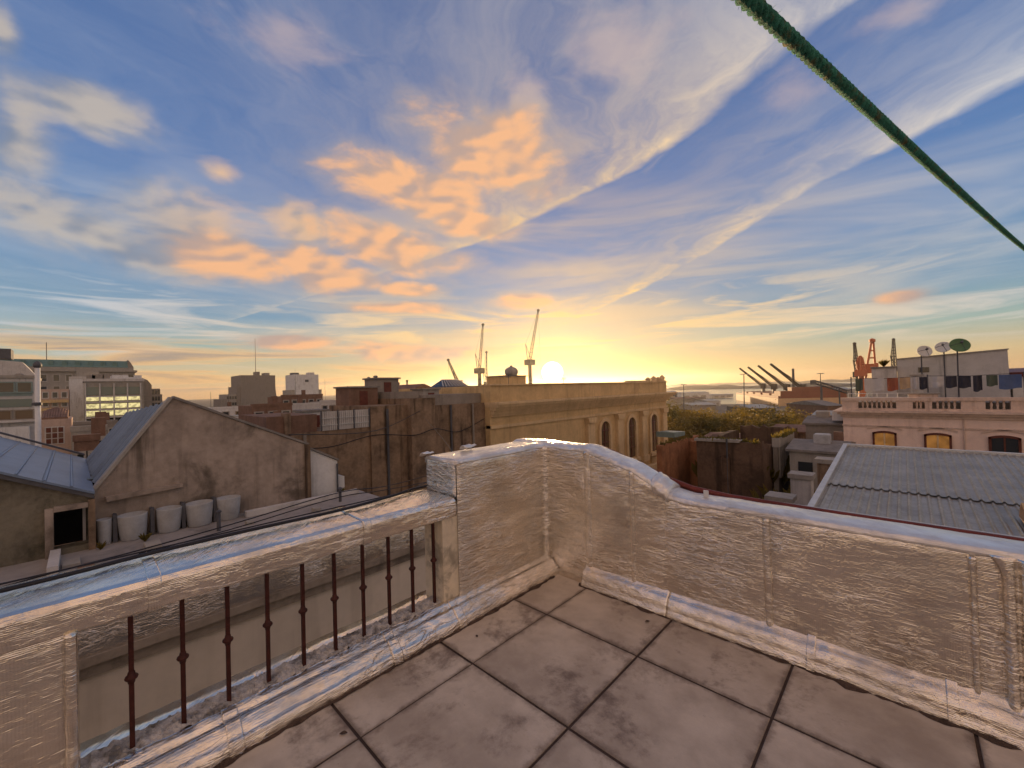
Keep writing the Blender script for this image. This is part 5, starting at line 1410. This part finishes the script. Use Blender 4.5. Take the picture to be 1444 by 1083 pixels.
for f in (.25, .75):
    p = p0.lerp(p1, f); MB().tube([p, (p.x, p.y, -14)], .4, 5).build('support', 'steel_dark', cv)
MB().box(p0.x-1, p0.x+1.6, p0.y-1, p0.y+1, p0.z-1.8, p0.z+.8).build('head', 'steel_dark', cv)
for (lab, a, b, wl, rf_) in (
    ('dark quay shed before the ship hull', (-40.39, 168.88, -6.93), (-34.22, 174.77, -7.17), 'steel_dark', 'roof_zinc'),
    ('long dark quay warehouse under the ship stern', (-31.57, 198.04, -12.26), (-22.52, 206.69, -12.60), 'steel_dark', 'roof_zinc'),
    ('dark red warehouse beside the pink house cornice', (-16.42, 150.28, -4.59), (-12.98, 153.57, -4.72), 'brick_red', 'roof_felt'),
    ('low quay warehouse behind the tree tops', (-75.26, 204.71, -7.92), (-66.54, 213.04, -8.25), 'stone_brown', 'roof_zinc'),
    ('white quay warehouse on the far side of the basin', (-165.64, 422.64, -6.50), (-144.69, 442.66, -7.31), 'white_paint', 'roof_zinc'),
    ('dark grain store left of the white quay warehouse', (-175.19, 385.84, -4.76), (-160.23, 400.14, -5.33), 'steel_dark', 'roof_zinc'),
    ('long brown shed before the white quay warehouse', (-126.64, 293.93, -8.01), (-106.44, 313.23, -8.79), 'stone_brown', 'roof_tile'),
    ('pale narrow shed beside the long brown shed', (-97.98, 293.65, -9.60), (-91.00, 300.32, -9.86), 'pale_wall', 'roof_zinc'),
    ('grey store behind the pink house cranes', (-40.42, 376.31, -4.06), (-27.67, 388.49, -3.52), 'stone_grey', 'roof_zinc'),
    ('dark low store right of the loading conveyor', (-44.21, 317.36, -7.00), (-30.59, 330.38, -7.07), 'steel_dark', 'roof_felt'),
    ('pale quay store on the far side of the basin', (-152.83, 476.37, -10.36), (-136.00, 492.45, -11.00), 'pale_wall', 'roof_zinc')):
    w = math.hypot(b[0]-a[0], b[1]-a[1]); ang = math.atan2(b[1]-a[1], b[0]-a[0])
    t = thing('warehouse', lab, 'warehouse', (a[0], a[1], -14)); t.rotation_euler = (0, 0, ang)
    bpy.context.view_layer.update()
    h = a[2]+14
    def local(o):
        o.matrix_parent_inverse = Matrix.Identity(4); return o
    o = MB().box(0, w, 0, 18, 0, h*.86).build('wall', wl); o.parent = t
    o = MB().prism([(-.4,h*.861),(18.4,h*.861),(9,h)], 0, -.4, w+.4).build('roof', rf_); o.parent = t
    for k in range(3):
        o = MB().box(w*(.12+.29*k), w*(.30+.29*k), -.06, -.005, 0, h*.5).build('door', 'roof_zinc'); o.parent = t

# ------------------------------------------------------------------ trees
def tree_meshes(seed, leafm, nleaf, rx, rz, hcrown, htrunk):
    r = random.Random(seed)
    tr = MB()
    base = Vector((0, 0, 0)); fork = Vector((r.uniform(-.3,.3), r.uniform(-.3,.3), htrunk))
    tr.tube([base, base.lerp(fork, .5)+Vector((.1,.05,0)), fork], .30, 8, .20)
    ends = []
    for k in range(7):
        a = k*.9+r.uniform(-.3,.3); e = fork+Vector((math.cos(a)*rx*.62, math.sin(a)*rx*.62, hcrown*r.uniform(.25,.75)))
        mid = fork.lerp(e, .5)+Vector((0, 0, .35))
        tr.tube([fork, mid, e], .13, 6, .035); ends.append(e)
        for j in range(3):
            f = e+Vector((r.uniform(-1,1)*rx*.35, r.uniform(-1,1)*rx*.35, r.uniform(.1,.9)*hcrown*.3))
            tr.tube([mid.lerp(e, r.uniform(.3,.9)), f], .04, 4, .012); ends.append(f)
    lf = MB()
    clumps = [e+Vector((r.gauss(0,.35), r.gauss(0,.35), r.gauss(.1,.3))) for e in ends for _ in range(2)]
    clumps += [Vector((math.cos(a)*rx*q, math.sin(a)*rx*q, htrunk+hcrown*(.35+.5*r.random())*(1.1-.5*q))) for a, q in ((r.uniform(0,6.28), math.sqrt(r.random())) for _ in range(16))]
    for i in range(nleaf):
        c = clumps[i % len(clumps)]; s = .42*rz
        p = c+Vector((r.gauss(0, s), r.gauss(0, s), r.gauss(0, s*.75)))
        n = Vector((r.gauss(0,1), r.gauss(0,1), r.gauss(.4,1))).normalized()
        a = n.cross(Vector((r.random(), r.random(), r.random()+.1))).normalized(); b = n.cross(a)
        w = r.uniform(.07, .16)
        lf.add([p-a*w*1.6, p-b*w*.8, p+a*w*1.6, p+b*w*.8], [(0,1,2,3)])
    def me(mb, nm, m):
        d = bpy.data.meshes.new(nm); d.from_pydata(mb.v, [], mb.f); d.materials.append(MATS[m]); d.update(); return d
    return me(tr, 'trunk', 'bark'), me(lf, 'crown', leafm)
KINDS = [tree_meshes(11, 'leaf_olive', 5200, 3.2, 1.5, 5.5, 5.0), tree_meshes(23, 'leaf_green', 5200, 3.6, 1.7, 5.0, 4.6),
         tree_meshes(37, 'leaf_gold', 4600, 2.9, 1.5, 6.0, 5.2)]
TREE_TABLE = [
    ((-30.76, 74.34, -2.26), 1, 1.15, 'tall dark tree pressed against the palace corner'),
    ((-32.21, 82.63, -3.38), 0, 1.10, 'olive tree second from the palace corner'),
    ((-24.77, 70.38, -2.96), 2, 1.00, 'golden tree behind the orange wall'),
    ((-27.36, 84.51, -4.24), 1, 1.05, 'green tree over the ruin left corner'),
    ((-22.92, 77.68, -3.85), 0, 1.00, 'olive tree over the middle of the ruin'),
    ((-25.86, 94.24, -4.22), 2, 1.10, 'golden tree below the first ship crane'),
    ((-21.89, 86.96, -3.47), 0, 1.15, 'tall olive tree beside the lamp post'),
    ((-17.23, 74.82, -3.54), 2, 1.00, 'golden tree before the dark quay shed'),
    ((-17.64, 85.50, -3.46), 1, 1.05, 'green tree right of the dark quay shed'),
    ((-18.15, 98.84, -4.80), 2, 1.10, 'golden tree left of the long quay warehouse'),
    ((-24.70, 62.15, -3.54), 2, 0.95, 'small golden tree over the turquoise awning'),
    ((-17.32, 66.43, -3.73), 2, 0.90, 'small golden tree low over the ruin wall'),
    ((-13.57, 67.25, -3.78), 0, 0.90, 'small olive tree beside the slatted wall'),
    ((-21.20, 68.26, -4.32), 1, 0.95, 'low green tree behind the ruin'),
    ((-17.25, 108.00, -6.89), 1, 0.90, 'dark green tree below the long quay warehouse'),
    ((-9.60, 87.65, -5.87), 1, 0.75, 'small dark tree beside the pink house'),
]
for (x, y, z, k, s, wd) in [(*DPT, k, s, wd) for DPT, k, s, wd in TREE_TABLE]:
    t = thing('tree', wd, 'tree', (x, y, -14), 'trees between the yards and the quay')
    h = (z+14)/ (10.6, 10.0, 11.4)[k]
    t.rotation_euler = (0, 0, x*1.7); t.scale = (s, s, h)
    for nm, me in zip(('trunk', 'crown'), KINDS[k]):
        o = bpy.data.objects.new(nm, me); COL.objects.link(o); o.parent = t

# ------------------------------------------------------------------ evening air
haze = MB().box(-4500, 4500, -2100, 4500, -17, 85).build('haze', 'ground')
haze.data.materials.clear()
hm = bpy.data.materials.new('evening_haze'); hm.use_nodes = True
nt = hm.node_tree; nt.nodes.remove(nt.nodes['Principled BSDF'])
pv = nt.nodes.new('ShaderNodeVolumePrincipled')
pv.inputs['Color'].default_value = (.95, .90, .82, 1)
pv.inputs['Density'].default_value = .0001
pv.inputs['Anisotropy'].default_value = .72
nt.links.new(pv.outputs[0], nt.nodes['Material Output'].inputs['Volume'])
haze.data.materials.append(hm)
haze['kind'] = 'stuff'
